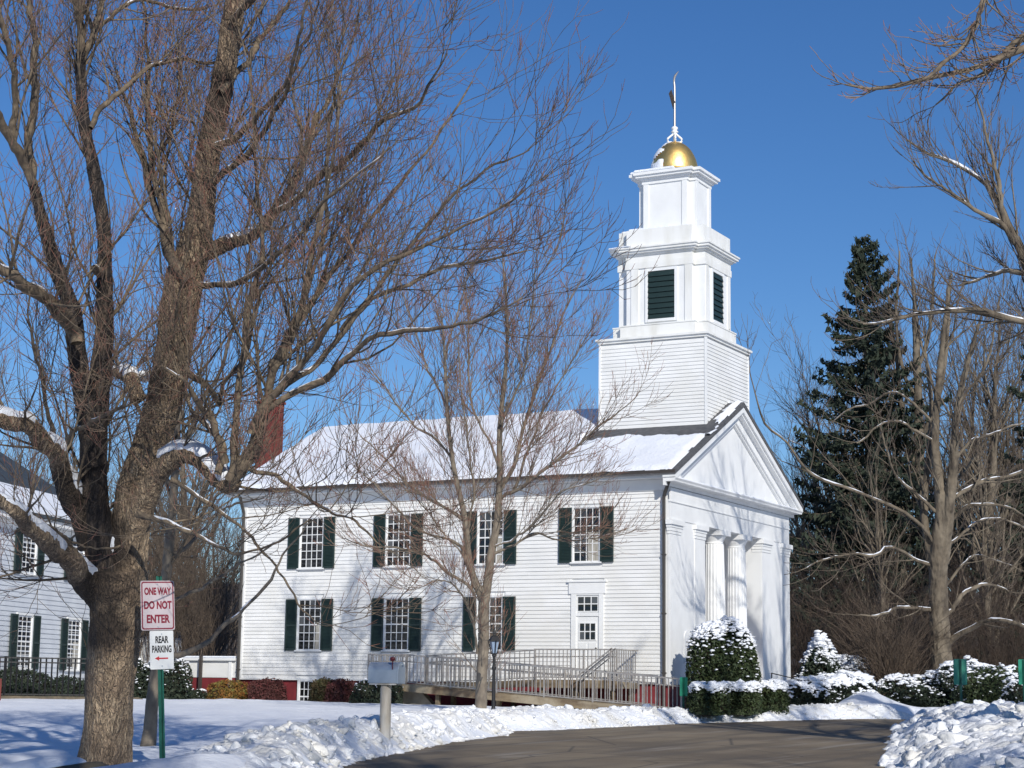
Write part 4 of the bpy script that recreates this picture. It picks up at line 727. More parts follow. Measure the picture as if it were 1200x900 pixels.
# rear wing, chimney, low porch
mb = MB(); mb.box(-18.5, LX-.02, 4.6, 8.2, .2, 8.5); mb.prism([(4.5, 8.4), (6.4, 9.3), (8.3, 8.4)], 0, -18.55, LX-.03); mb.build('rear_wing', M['white'], CH)
mb = MB(); mb.box(-18.32, -17.60, 4.7, 5.38, 8.7, 11.70); mb.box(-18.37, -17.55, 4.65, 5.43, 11.55, 11.64); mb.build('chimney', M['brick'], CH)
mb = MB(); mb.box(-17.35, LX-.06, -.02, 1.2, 1.655, 2.20); porch = mb.build('porch_parapet', M['clap'], CH)
mb = MB(); mb.box(-17.33, LX-.04, 0, 1.2, .2, 1.65); mb.build('porch_base', M['red'], CH)
mb = MB(); mb.box(-17.55, -17.34, -.06, .2, .5, 2.20); mb.box(-15.62, -15.50, -.06, .02, .9, 2.20); mb.each('porch_post', M['trim'], CH)
mb = MB(); mb.box(-17.62, LX-.1, -.12, 1.25, 2.202, 2.28); mb.build('coping', M['trim'], CH)
mb = MB(); mb.box(-17.60, LX-.12, -.08, 1.2, 2.282, 2.35); mb.build('snow', M['snow'], CH, bevel=.025)
mb = MB(); mb.bar((-16.6, -.25, .7), (-16.6, -.25, 2.36), .09, .09); mb.build('pipe', M['gutter'], CH)

# ---- steeple
TX0, TX1, TY0, TY1, TZ0, TZ1 = -3.83, -.19, 3.24, 6.90, 8.6, 12.42
mb = MB(); mb.box(TX0+.02, TX1-.02, TY0+.02, TY1-.02, TZ0, TZ1); tw = mb.build('tower', M['white'], CH)
z = 9.35
while z < TZ1-.12:
    m_ = MB(); a, b = .026, .004; zz = z+.118
    lo = [(TX0-a, TY0-a, z), (TX1+a, TY0-a, z), (TX1+a, TY1+a, z), (TX0-a, TY1+a, z)]; hi = [(TX0-b, TY0-b, zz+.01), (TX1+b, TY0-b, zz+.01), (TX1+b, TY1+b, zz+.01), (TX0-b, TY1+b, zz+.01)]
    li = [(TX0+.03, TY0+.03, z), (TX1-.03, TY0+.03, z), (TX1-.03, TY1-.03, z), (TX0+.03, TY1-.03, z)]
    m_.add(lo+hi+li, [(0,1,5,4),(1,2,6,5),(2,3,7,6),(3,0,4,7),(8,9,1,0),(9,10,2,1),(10,11,3,2),(11,8,0,3)])
    m_.build('clapboard', M['clap'], tw, fix=False); z += .118
mb = MB()
for x in (TX0, TX1):
    for y in (TY0, TY1): mb.box(x-.035, x+.035, y-.035, y+.035, 9.0, TZ1-.02)
mb.each('corner_board', M['trim'], tw)
mb = MB(); mb.box(TX0-.06, TX1+.06, TY0-.06, TY1+.06, TZ1-.06, TZ1+.02); mb.box(TX0-.12, TX1+.12, TY0-.12, TY1+.12, TZ1+.02, TZ1+.09); mb.build('ledge', M['weather'], tw)
CXT, CYT = -2.01, 5.07
def cross(m_, hx, hy, bw, bp, z0, z1):
    """plan: a block with a shallow bay on either side; polygon prism"""
    x0, x1, y0, y1 = CXT-hx, CXT+hx, CYT-hy, CYT+hy; a, b = x0+bw, x1-bw
    pts = [(x0, y0), (a, y0), (a, y0-bp), (b, y0-bp), (b, y0), (x1, y0), (x1, y1), (b, y1), (b, y1+bp), (a, y1+bp), (a, y1), (x0, y1)]
    m_.prism(pts, 2, z0, z1)
mb = MB(); cross(mb, 1.64, 1.24, .34, .20, TZ1+.09, 12.96); cross(mb, 1.66, 1.26, .34, .20, 12.96, 13.0); mb.build('plinth', M['weather'], CH)
mb = MB(); cross(mb, 1.50, 1.10, .36, .20, 13.0, 14.86); bel = mb.build('belfry', M['trim'], CH)
mb = MB(); cross(mb, 1.54, 1.14, .36, .20, 14.86, 15.08); cross(mb, 1.52, 1.12, .36, .20, 15.082, 15.30); cross(mb, 1.58, 1.18, .36, .20, 15.30, 15.36)
cross(mb, 1.66, 1.26, .36, .20, 15.36, 15.42); cross(mb, 1.72, 1.32, .36, .20, 15.42, 15.50); cross(mb, 1.76, 1.36, .36, .20, 15.50, 15.55); mb.build('cornice', M['weather'], bel)
mb = MB(); cross(mb, 1.50, 1.12, .36, .20, 15.55, 16.16); mb.build('parapet', M['weather'], CH)
mb = MB(); mb.prism([(CXT-1.72, CYT-1.5), (CXT-.9, CYT-1.62), (CXT-1.1, CYT+1.1), (CXT-1.7, CYT+1.2)], 2, 15.552, 15.60)
mb.build('snow', M['snow'], bel, bevel=.02)
mb = MB(); mb.prism([(CXT-1.45, CYT-1.05), (CXT-1.1, CYT-1.05), (CXT-1.1, CYT-1.25), (CXT+.3, CYT-1.25), (CXT-.2, CYT+1.1), (CXT-1.45, CYT+1.1)], 2, 16.16, 16.23)
mb.build('snow', M['snow'], bel, bevel=.02)
# louvred openings: side (-Y) and front (+X)
def louvre(axis, c, w_, z0, z1, plane, n):
    m_ = MB(); t = .09
    def bx(a, b, p, q, z0_, z1_):
        if axis == 'y': m_.box(a, b, plane-q, plane-p, z0_, z1_)
        else: m_.box(plane+p, plane+q, a, b, z0_, z1_)
    bx(c-w_/2-t, c-w_/2, -.01, .045, z0-t, z1+t); bx(c+w_/2, c+w_/2+t, -.01, .045, z0-t, z1+t); bx(c-w_/2, c+w_/2, -.01, .04, z1, z1+t); bx(c-w_/2, c+w_/2, -.01, .06, z0-t, z0)
    fr = m_.build('louvred_opening', M['trim'], bel)
    m_ = MB(); bx(c-w_/2, c+w_/2, .002, .006, z0, z1); m_.build('backing', M['black'], fr)
    s = MB(); h = (z1-z0)/n
    if axis == 'y': s.prism([(-.050, 0), (-.040, 0), (-.006, h*.95), (-.012, h*.95)], 0, -w_/2, w_/2)
    else: s.prism([(.050, 0), (.040, 0), (.006, h*.95), (.012, h*.95)], 1, -w_/2, w_/2)
    me = mesh_only(s, 'slat', M['green'])
    for i in range(n):
        shared('slat', me, fr, (c, plane, z0+i*h) if axis == 'y' else (plane, c, z0+i*h))
louvre('y', -1.92, .93, 13.16, 14.74, CYT-1.30, 9)
louvre('x', 5.02, .88, 13.16, 14.74, CXT+1.50, 9)
mb = MB()                                                 # flat pilasters at the bay edges
for x in (-2.85, -.98): mb.box(x-.13, x+.13, CYT-1.33, CYT-1.29, 13.0, 14.86)
for y in (4.12, 6.02): mb.box(CXT+1.49, CXT+1.525, y-.12, y+.12, 13.0, 14.86)
mb.each('pilaster', M['weather'], bel)
mb = MB(); cross(mb, 1.0, .62, .22, .16, 16.16, 17.92); lan = mb.build('lantern', M['trim'], CH)
mb = MB()
for x in (CXT-.68, CXT+.68): mb.box(x-.09, x+.09, CYT-.81, CYT-.77, 16.2, 17.80)
for y in (CYT-.53, CYT+.53): mb.box(CXT+.99, CXT+1.03, y-.10, y+.10, 16.2, 17.80)
mb.each('pilaster', M['trim'], lan)
mb = MB(); cross(mb, 1.04, .66, .22, .16, 17.80, 17.93); cross(mb, 1.10, .72, .22, .16, 17.93, 18.0); cross(mb, 1.20, .82, .22, .16, 18.0, 18.08); cross(mb, 1.26, .88, .22, .16, 18.08, 18.17); mb.build('cornice', M['trim'], lan)
mb = MB(); mb.prism([(CXT-1.24, CYT-.86), (CXT-1.04, CYT-.86), (CXT-1.04, CYT-1.02), (CXT+.4, CYT-1.02), (CXT+.1, CYT+.9), (CXT-1.24, CYT+.86)], 2, 18.17, 18.27); mb.build('snow', M['snow'], lan, bevel=.03)
DR = .78; DZ = 18.17; DH = 1.10
prof = [(DR+.05, 0), (DR+.05, .10)]+[(DR*math.cos(a), .10+DH*math.sin(a)) for a in np.linspace(0, 1.45, 16)]+[(.07, .11+DH)]
mb = MB(); mb.lathe((CXT, CYT, DZ), prof, 40); dome = mb.build('gold_dome', M['gold'], CH, smooth=True)
def dome_snow():
    n, k = 60, 26; A = np.linspace(0, 2*math.pi, n, endpoint=False); T = np.linspace(.0, 1.35, k); AA, TT = np.meshgrid(A, T)
    # snow clings to the shaded left-rear side
    dirv = np.cos(AA-math.radians(206)); e = dirv-.62-.2*ss(TT, .5, 1.0)+vnoise(AA*2, TT*6, 1.2, 31)*.9+.35*np.sin(TT*13)*(TT < .8)*.6
    r = DR+.045*ss(e, 0, .3)-.01; X = CXT+r*np.cos(TT)*np.cos(AA); Y = CYT+r*np.cos(TT)*np.sin(AA); Z = DZ+.10+(DH+.045*ss(e, 0, .3)-.01)*np.sin(TT)
    V = np.stack([X, Y, Z], -1).reshape(-1, 3); fs = []
    kk = (e > -.02)
    for i in range(k-1):
        for j in range(n):
            j2 = (j+1) % n
            if kk[i, j] and kk[i, j2] and kk[i+1, j] and kk[i+1, j2]: fs.append((i*n+j, i*n+j2, (i+1)*n+j2, (i+1)*n+j))
    me = np_mesh('snow', V, np.array(fs), [M['snow']]); link('snow', me, dome)
dome_snow()
zt = DZ+.10+DH
mb = MB()
for k in range(4):                                        # scrolled finial
    a = k*math.pi/2+.5; c, s = math.cos(a), math.sin(a)
    pts = [(.03, 0), (.20, .0), (.24, .10), (.14, .20), (.06, .27), (.03, .32)]
    P = [(CXT+r*c, CYT+r*s, zt+z_) for r, z_ in pts]; P, Rr = smooth_poly(P, [.035]*6, 16); mb.tube(P, Rr, 8)
mb.lathe((CXT, CYT, zt+.30), [(.03, 0), (.13, .05), (.09, .09), (.05, .11), (.11, .15), (.11, .20), (.04, .25)], 16)
mb.build('finial', M['trim'], CH, smooth=True)
mb = MB(); P, Rr = smooth_poly([(CXT, CYT, zt+.45), (CXT, CYT, zt+1.8), (CXT-.02, CYT, zt+2.1), (CXT+.02, CYT-.02, zt+2.28), (CXT+.16, CYT-.04, zt+2.42)], [.045, .04, .04, .045, .01], 24); mb.tube(P, Rr, 8)
vn = mb.build('weather_vane', M['vane'], CH, smooth=True)
mb = MB(); mb.obox((CXT-.03, CYT-.12, zt+1.45), (.05, -.02, .05), (.01, .16, -.22), (.008, .012, .004)); mb.build('vane_pointer', M['gutter'], vn)

# ---------------------------------------------------------------- trees
def interp_rows(P, R, t):
    K = P.shape[1]; u = t*(K-1); i = np.clip(np.floor(u).astype(int), 0, K-2); f = (u-i)[:, None]; n = np.arange(len(t))
    p = P[n, i]*(1-f)+P[n, i+1]*f; r = R[n, i]*(1-f[:, 0])+R[n, i+1]*f[:, 0]
    T = P[n, i+1]-P[n, i]; T /= np.linalg.norm(T, axis=1, keepdims=True)+1e-9; return p, r, T
def spawn(P, R, dens, L, ang, g, K=6, t0=.12, t1=1., up=.25, curl=.5, noise=.12, rfac=.55, rmin=.0022, rmax=1., taper=.25, Lpow=.6, tip=True, sky=None):
    """children on every row of P; L=(lo,hi) metres, dens per metre"""
    N = len(P); seg = np.linalg.norm(np.diff(P, axis=1), axis=2).sum(1)
    cnt = g.poisson(np.clip(dens*seg*(t1-t0), 0, 400))
    if tip: cnt = np.maximum(cnt, 1)
    idx = np.repeat(np.arange(N), cnt); n = len(idx)
    t = t0+(t1-t0)*g.random(n)
    if tip:
        first = np.r_[0, np.cumsum(cnt)[:-1]]; t[first] = .98
    p, r, T = interp_rows(P[idx], R[idx], t)
    Ln = (L[0]+(L[1]-L[0])*g.random(n))*(1-.55*t**1.5)*np.clip((seg[idx]/(2.2*L[1]))**Lpow, .25, 1.25)
    if tip: Ln[first] *= 1.2
    q = g.normal(size=(n, 3)); q -= (q*T).sum(1, keepdims=True)*T; q /= np.linalg.norm(q, axis=1, keepdims=True)+1e-9
    q[:, 2] += up; q /= np.linalg.norm(q, axis=1, keepdims=True)+1e-9
    a = np.radians(ang[0]+(ang[1]-ang[0])*g.random(n))
    if tip: a[first] *= .25
    D = T*np.cos(a)[:, None]+q*np.sin(a)[:, None]
    C = np.empty((n, K, 3)); C[:, 0] = p; d = D.copy(); st = Ln/(K-1)
    for k in range(1, K):
        d = d+g.normal(size=(n, 3))*noise; d[:, 2] += curl/(K-1); d /= np.linalg.norm(d, axis=1, keepdims=True)
        C[:, k] = C[:, k-1]+d*st[:, None]
    r0 = np.clip(np.minimum(r*rfac, Ln*.018), rmin, rmax)
    tt = np.linspace(0, 1, K)[None]; CR = np.maximum(r0[:, None]*(1-(1-taper)*tt), rmin*.8)
    CR[:, -1] *= .6
    return C, CR
class Acc:
    def __init__(s): s.V = []; s.F = []; s.M = []; s.n = 0
    def add(s, P, R, S=3, mi=0):
        v, f = tubes(P, R, S); s.V.append(v); s.F.append(f+s.n); s.M.append(np.full(len(f), mi)); s.n += len(v)
    def mesh(s, name, mats): return np_mesh(name, np.vstack(s.V), np.vstack(s.F), mats, np.concatenate(s.M))
    @property
    def tris(s): return 2*sum(len(f) for f in s.F)

def fused_trunk(name, rows, m, parent, voxel=.03, disp=.02, bark=14.):
    b = MB()
    for P, R in rows:
        v, f = tubes(P[None], R[None], 12); o = len(b.v); b.add(v, f)
        n = len(P); b.f.append(tuple(o+i for i in range(12))[::-1]); b.f.append(tuple(o+(n-1)*12+i for i in range(12))); b.mi += [0, 0]
    o = b.build(name, m, fix=True); md = o.modifiers.new('r', 'REMESH'); md.mode = 'VOXEL'; md.voxel_size = voxel
    sm = o.modifiers.new('s', 'SMOOTH'); sm.iterations = 4; sm.factor = .6
    bpy.context.view_layer.update(); dg = bpy.context.evaluated_depsgraph_get()
    me = bpy.data.meshes.new_from_object(o.evaluated_get(dg)); bpy.data.objects.remove(o)
    n = len(me.vertices); co = np.empty(n*3, np.float32); no = np.empty(n*3, np.float32)
    me.vertices.foreach_get('co', co); me.vertices.foreach_get('normal', no); co = co.reshape(-1, 3); no = no.reshape(-1, 3)
    d = np.empty(n, np.float32)
    for i in range(n):
        x, y, z = co[i]; d[i] = disp*(mn.fractal(Vector((x*bark, y*bark, z*bark*.28)), 1., 2., 4)+.9*mn.noise(Vector((x*2.4, y*2.4, z*1.3)))*1.2)
    co += no*d[:, None]; me.vertices.foreach_set('co', co.ravel()); me.polygons.foreach_set('use_smooth', [True]*len(me.polygons))
    me.materials.clear(); me.materials.append(m); me.update(); return link(name, me, parent)

def snow_on(P, R, g, frac=.6, flat=.72, S=6, thick=1.):
    """strip of snow lying along the upper side of the flatter stretches of a limb"""
    out = []
    T = np.diff(P, axis=0); T /= np.linalg.norm(T, axis=1, keepdims=True)+1e-9; K = len(P)
    ok = np.abs(T[:, 2]) < flat; i = 0
    while i < K-1:
        if ok[i] and g.random() < frac:
            j = i
            while j < K-1 and ok[j] and (j-i < 5 or g.random() < .8): j += 1
            if j-i >= 2:
                p = P[i:j+1].copy(); r = R[i:j+1].copy(); p[:, 2] += r*.60; rr = r*.60*thick; rr[0] *= .15; rr[-1] *= .15; rr[1:-1] *= g.uniform(.8, 1.15, j-i-1)
                out.append(resample(p, rr, 8))
            i = j
        i += 1
    return out

def guided(name, label, cat, table, trunkm, limbm, cfg, seed, voxel=.03, disp=.02, group=None, snow=.5, dark=(), mats=None, snowmax=99, prune=None, deep=0., thin=1.):
    g = np.random.default_rng(seed)
    base = table[0][1][0]; root = thing(name, label, cat, base[:3], group)
    rows = []; limbs = []; darks = []
    for ti, (k, pts) in enumerate(table):
        a = np.array(pts); a[:, 3] *= (thin if k == 'l' else .5+.5*thin); P, R = smooth_poly(a[:, :3], a[:, 3], 26)
        L = np.linalg.norm(np.diff(P, axis=0), axis=1).sum()
        ph = g.uniform(0, 6, 3)
        w_ = (1 if k == 'l' else .5)*np.minimum(.05*L/3, .06)*np.sin(np.linspace(0, 9, 26))[:, None]*np.sin(ph)[None]*np.linspace(0, 1, 26)[:, None]
        if k == 'l': w_ = w_+np.cumsum(g.normal(size=(26, 3)), 0)*.0055*np.minimum(L, 3)
        P = P+w_
        (darks if ti in dark else rows if k == 't' or (deep and R.max() > deep) else limbs).append((P, R))
    if rows:
        fused_trunk('trunk', rows, trunkm, root, voxel, disp)
    if darks: fused_trunk('trunk', darks, M['barkdark'], root, voxel, disp)['label'] = 'dark wet leader of the trunk'
    rows = rows+darks
    for P, R in limbs:
        ph = g.uniform(0, 9)
        R2 = R*(1+.09*np.sin(np.linspace(0, 21, 26)+ph)+.05*g.normal(size=26))
        v, f = tubes(P[None], R2[None], 8)
        link('limb', np_mesh('limb', v, f, [limbm]), root)
    allr = rows+limbs; LP = np.array([p for p, r in allr]); LR = np.array([r for p, r in allr])
    acc = Acc(); P, R = LP, LR; gen = []
    for c in cfg:
        c = dict(c); S = c.pop('S', 3); mi = c.pop('mi', 0); also = c.pop('also', False)
        src = (P, R)
        P, R = spawn(src[0], src[1], g=g, **c)
        if prune: k_ = prune(P); P, R = P[k_], R[k_]
        acc.add(P, R, S, mi); gen.append((P, R))
    me = acc.mesh('crown', mats or [M['limb'], M['twig'], M['twigred']]); link('crown', me, root)
    if snow:
        sr = []
        for P_, R_ in allr:
            if R_.max() > .03: sr += snow_on(P_, R_, g, min(1, snow*(2.6 if R_.mean() > .085 else 1)), thick=1.7 if R_.mean() > .085 else 1.05)
        if sr:
            for a, b in sr[:snowmax]:
                v, f = tubes(a[None], b[None], 7); link('snow', np_mesh('snow', v, f, [M['snow']]), root)
    print(name, 'crown tris', acc.tris); return root

def rand_leaves(C, size, g, asp=.5, flat=0.):
    """quads centred at C (N,3)"""
    n = len(C); a = g.normal(size=(n, 3)); a[:, 2] *= (1-flat); a /= np.linalg.norm(a, axis=1, keepdims=True); b = g.normal(size=(n, 3)); b -= (a*b).sum(1, keepdims=True)*a; b /= np.linalg.norm(b, axis=1, keepdims=True)
    s = (size*(.6+.8*g.random(n)))[:, None]; a = a*s; b = b*s*asp
    V = np.stack([C-a, C-b*.9, C+a, C+b*.9], 1).reshape(-1, 3); Fq = np.arange(n*4).reshape(-1, 4); return V, Fq
def shrub(name, label, cat, c, rx, ry, h, leafm, n=5000, leaf=.045, shape='dome', snow=0., seed=1, group=None, rot=0., lump=.12, snowr=.07, snowlo=.25):
    """c = centre at ground. Foliage of small leaves on lumpy shell, twig core, snow resting on top"""
    g = np.random.default_rng(seed); root = thing(name, label, cat, c, group); c = np.array(c, float)
    def surf(n_):
        u = g.normal(size=(n_, 3)); u /= np.linalg.norm(u, axis=1, keepdims=True); u[:, 2] = np.abs(u[:, 2])
        th = np.arctan2(u[:, 1], u[:, 0]); ph = np.arcsin(u[:, 2])
        lp = 1+lump*(np.sin(th*3+seed)+np.sin(th*5+ph*4+seed*2)+np.sin(ph*7+th*2))*.5
        if shape == 'dome': z = np.sin(ph); rr = (1-z**5)**.5*(.93+.12*z*(1-z)*2)
        elif shape == 'cone': z = g.random(n_)**1.25; rr = (1-z)**.85*.98+.05; 
        elif shape == 'box': rr = np.minimum(1, np.cos(ph)**.25); z = np.sin(ph)**.6
        else: rr = np.cos(ph)**.6; z = np.sin(ph)
        return np.cos(th)*rr*lp, np.sin(th)*rr*lp, z*(1+(lp-1)*.6)
    n = int(n*.8); x, y, z = surf(n); k = 1-.35*g.random(n)**2.5; x, y = x*k, y*k; z = z*(1-.12*g.random(n))
    co, s = math.cos(rot), math.sin(rot)
    X = c[0]+x*rx*co-y*ry*s; Y = c[1]+x*rx*s+y*ry*co; Z = c[2]+z*h
    v, f = rand_leaves(np.stack([X, Y, Z], 1), np.full(n, leaf), g)
    link('foliage', np_mesh('foliage', v, f, [leafm], smooth=False), root)
    # dark inner mass of twigs so it is not see-through
    m = 500; x, y, z = surf(m); P0 = np.stack([c[0]+x*rx*.1, c[1]+y*ry*.1, np.full(m, c[2])], 1); k = .9
    P1 = np.stack([c[0]+(x*rx*co-y*ry*s)*k, c[1]+(x*rx*s+y*ry*co)*k, c[2]+z*h*k], 1)
    P = P0[:, None]+(P1-P0)[:, None]*np.linspace(0, 1, 4)[None, :, None]; P[:, 1:3] += g.normal(size=(m, 2, 3))*.03
    v, f = tubes(P, np.tile([.012, .010, .007, .004], (m, 1)), 3); link('stems', np_mesh('stems', v, f, [M['brush']]), root)
    ic = MB(); ic.lathe(c, [(1*rx*.72, 0)]+[(rx*.72*(math.cos(a)**.8 if shape != 'cone' else (1-math.sin(a))), h*.72*math.sin(a)) for a in (.3, .6, .9, 1.2, 1.45)], 14, 1, ry/rx)
    oc = ic.build('inner_foliage', leafm, root)
    if snow:
        m = int(snow*2.4); x, y, z = surf(m*3); zz = z/(z.max()+1e-6)
        nz = mnoise(np.stack([x*3.6, y*3.6, z*4.2], 1), seed)+.5*mnoise(np.stack([x*9, y*9, z*9], 1), seed+3)
        keep = g.random(m*3) < np.clip((zz-snowlo)*1.6, .03, 1)*np.clip(.36+nz*3.2+1.0*ss(zz, .55, .85), 0, 1)*(ss(zz, .60, .88) if shape == 'box' else 1.)*.66
        x, y, z = x[keep], y[keep], z[keep]
        C = np.stack([c[0]+(x*rx*co-y*ry*s)*1.0, c[1]+(x*rx*s+y*ry*co)*1.0, c[2]+z*h*1.005], 1)
        hi_ = ss(zz[keep], .55, .95); v, f = blobs(C, snowr*(.5+.42*hi_)*(.4+1.1*g.random(len(C))**1.5), g, .5); tag(link('snow', np_mesh('snow', v, f, [M['snow']]), root), kind='stuff')
    return root
def mnoise(P, seed):
    return np.array([mn.noise(Vector((p[0]+seed*7.1, p[1], p[2]))) for p in P])
def spruce_mesh(h, rad_, seed, dens=1.):
    g = np.random.default_rng(seed); V = []; Fq = []; o = 0; n = int(360*dens)
    acc = Acc(); Cs = []; As = []
    zz = h*(1-np.linspace(0, .95, n)**.85)
    P = []; 
    for k, z in enumerate(zz):
        t = 1-z/h; L = rad_*(t**.80)*g.uniform(.55, 1.08)*(1.2 if g.random() < .1 else 1)+.3; a = g.uniform(0, 6.283); K = 7; s = np.linspace(0, 1, K)
        dr = -.10-.35*t; p = np.stack([math.cos(a)*L*s, math.sin(a)*L*s, z+L*(dr*s*1.4+.38*s**3+ (0.35 if t < .15 else 0)*s)], 1); p[:, :2] += g.normal(size=(K, 2))*.05*L*s[:, None]*.4; P.append(p)
        m = int(14+L*30); u = g.random(m)**.7; q = np.stack([np.interp(u, s, p[:, i]) for i in range(3)], 1)
        side = np.array([-math.sin(a), math.cos(a), 0]); wdt = (.16+.20*L*(1-u)*.6)
        q = q+side*(g.uniform(-1, 1, m)*wdt)[:, None]; q[:, 2] -= g.random(m)*.22+.03
        Cs.append(q)
    C = np.vstack(Cs); a = g.normal(size=C.shape); a[:, 2] -= .9; a /= np.linalg.norm(a, axis=1, keepdims=True); b = np.cross(a, g.normal(size=C.shape)); b /= np.linalg.norm(b, axis=1, keepdims=True)
    s = (.17*(.5+1.0*g.random(len(C))))[:, None]
    v = np.stack([C-a*s, C-b*s*.35, C+a*s, C+b*s*.35], 1).reshape(-1, 3); f = np.arange(len(v)).reshape(-1, 4)
    crown = np_mesh('needles', v, f, [M['needle']], smooth=False)
    P = np.array(P); tv, tf = tubes(P, np.linspace(.035, .008, 7)[None].repeat(len(P), 0), 3); branches = np_mesh('branches', tv, tf, [M['farbark']])
    K = 16; tp = np.stack([g.normal(size=K)*.03, g.normal(size=K)*.03, np.linspace(-.5, h, K)], 1)[None]; tr = np.linspace(.34*h/20, .02, K)[None]
    v, f = tubes(tp, tr, 10); trunk = np_mesh('trunk', v, f, [M['farbark']]); return trunk, branches, crown
def bare_parts(h, seed, spread=.42, snow=True, stems=1, low=.28):
    """meshes of a leafless tree standing at the origin: trunk, limbs joined as crown, snow"""
    g = np.random.default_rng(seed); K = 14; rows = []
    for s in range(stems):
        s_ = np.linspace(0, 1, K); d = g.normal(size=2)*.05*h+(g.normal(size=2)*.12*h if stems > 1 else 0)
        p = np.stack([d[0]*s_**1.5+np.cumsum(g.normal(size=K))*.06, d[1]*s_**1.5+np.cumsum(g.normal(size=K))*.06, -.3+s_*h*.88*g.uniform(.9, 1.05)], 1); p[0, :2] = 0 if stems == 1 else g.normal(size=2)*.12
        r = h*.0145*(1-s_*.93)*(1.25 if stems == 1 else .8); r[0] *= 1.35; rows.append((p, r))
    TP = np.array([a for a, b in rows]); TR = np.array([b for a, b in rows])
    v, f = tubes(TP, TR, 9); trunk = np_mesh('trunk', v, f, [M['farbark']])
    acc = Acc()
    P1, R1 = spawn(TP, TR, dens=22/h*2.3, L=(h*.22, h*spread), ang=(30, 72), g=g, K=10, t0=low, t1=1, up=.5, curl=.55, noise=.11, rfac=.5, rmin=.012, Lpow=0)
    acc.add(P1, R1, 5, 0)
    P2, R2 = spawn(P1, R1, dens=2.7, L=(h*.06, h*.18), ang=(28, 65), g=g, K=7, t0=.15, up=.35, curl=.4, noise=.14, rmin=.008); acc.add(P2, R2, 3, 0)
    P3, R3 = spawn(P2, R2, dens=2.8, L=(.4, 1.4), ang=(25, 60), g=g, K=5, t0=.12, up=.2, curl=.35, noise=.15, rmin=.0062); acc.add(P3, R3, 3, 1)
    P4, R4 = spawn(P3, R3, dens=2.4, L=(.25, .75), ang=(25, 60), g=g, K=3, t0=.2, up=.1, curl=.2, noise=.15, rmin=.0052); acc.add(P4, R4, 3, 1)
    crown = acc.mesh('crown', [M['farbark'], M['fartwig']])
    sn = None
    if snow:
        sr = []
        for p, r in zip(P1, R1): sr += snow_on(p, r, g, .30, .55, thick=1.1)
        if sr:
            v, f = tubes(np.array([a for a, b in sr]), np.array([b for a, b in sr]), 5); sn = np_mesh('snow', v, f, [M['snow']])
    print('bare tree', h, 'tris', acc.tris); return trunk, crown, sn
def place_tree(name, label, cat, parts, names, loc, rz=0, sc=1., group=None):
    root = thing(name, label, cat, loc, group); root.rotation_euler = (0, 0, rz); root.scale = (sc, sc, sc)
    for me, nm in zip(parts, names):
        if me is None: continue
        o = bpy.data.objects.new(nm, me); COL.objects.link(o); o.parent = root
        if nm == 'snow': o['kind'] = 'stuff'
    return root
def brush(name, label, cat, centres, n, h, g, m=None, spread=.6, arch=.8, kind=None, sr=.012):
    """thicket of thin arching stems"""
    C = np.array(centres, float); idx = g.integers(0, len(C), n); K = 6; s = np.linspace(0, 1, K)
    a = g.uniform(0, 6.283, n); H = h*(.45+.6*g.random(n)); out = spread*H*(.3+g.random(n))
    P = np.empty((n, K, 3)); rr = s[None]**1.3*out[:, None]
    P[:, :, 0] = C[idx, 0][:, None]+g.normal(size=(n, 1))*.35+np.cos(a)[:, None]*rr; P[:, :, 1] = C[idx, 1][:, None]+g.normal(size=(n, 1))*.35+np.sin(a)[:, None]*rr
    P[:, :, 2] = C[idx, 2][:, None]+H[:, None]*(s[None]*1.25-arch*.35*s[None]**2.4); P[:, 1:] += g.normal(size=(n, K-1, 3))*.05
    R = sr*(1-.8*s)[None]*(.6+.7*g.random(n))[:, None]
    acc = Acc(); acc.add(P, R, 3); P2, R2 = spawn(P, R, dens=2.6, L=(.3, 1.0), ang=(25, 60), g=g, K=3, t0=.2, up=.1, curl=.25, rmin=.0058); acc.add(P2, R2, 3)
    o = link(name, acc.mesh(name, [m or M['brush']])); print(name, acc.tris); return tag(o, label, cat, kind=kind)

# ---------------------------------------------------------------- the big maple and the other near trees
SNOWFORK = [(5.37, -30.93, 3.17, .075, 1.5), (5.28, -30.93, 3.64, .06, 1.3), (5.42, -30.88, 3.70, .05, .9), (5.33, -31.12, 4.60, .05, .9), (4.97, -31.4, 3.02, .10, .6), (5.56, -30.55, 5.43, .12, .6)]
CFG_MAPLE = [ 
 dict(dens=3.7, Lpow=.25, L=(1.2, 3.5), ang=(22, 62), K=8, t0=.14, up=.40, curl=.5, noise=.12, rfac=.42, rmax=.021, S=5, mi=0, rmin=.006),
 dict(dens=5.2, Lpow=.35, L=(.7, 2.0), ang=(22, 55), K=6, t0=.10, up=.2, curl=.35, noise=.12, S=3, mi=0, rmin=.0048),
 dict(dens=4.8, Lpow=.4, L=(.4, 1.15), ang=(22, 55), K=4, t0=.10, up=.12, curl=.3, noise=.13, S=3, mi=1, rmin=.0044),
 dict(dens=5.2, Lpow=.35, L=(.16, .50), ang=(22, 55), K=2, t0=.12, up=.1, curl=.3, noise=.12, S=3, mi=2, rmin=.0042)]
guided('maple_tree', 'huge old maple with peeling tan bark and snow in its forks, beside the one-way sign', 'tree', MAPLE, M['bark'], M['limb'], CFG_MAPLE, 3, voxel=.022, disp=.014, snow=.34, dark=(19, 25), deep=.10, prune=lambda P: ~((P[:, :, 2] < 3.25) & (np.hypot(P[:, :, 0]-6.4, P[:, :, 1]+30.9) < 1.25)).any(1))
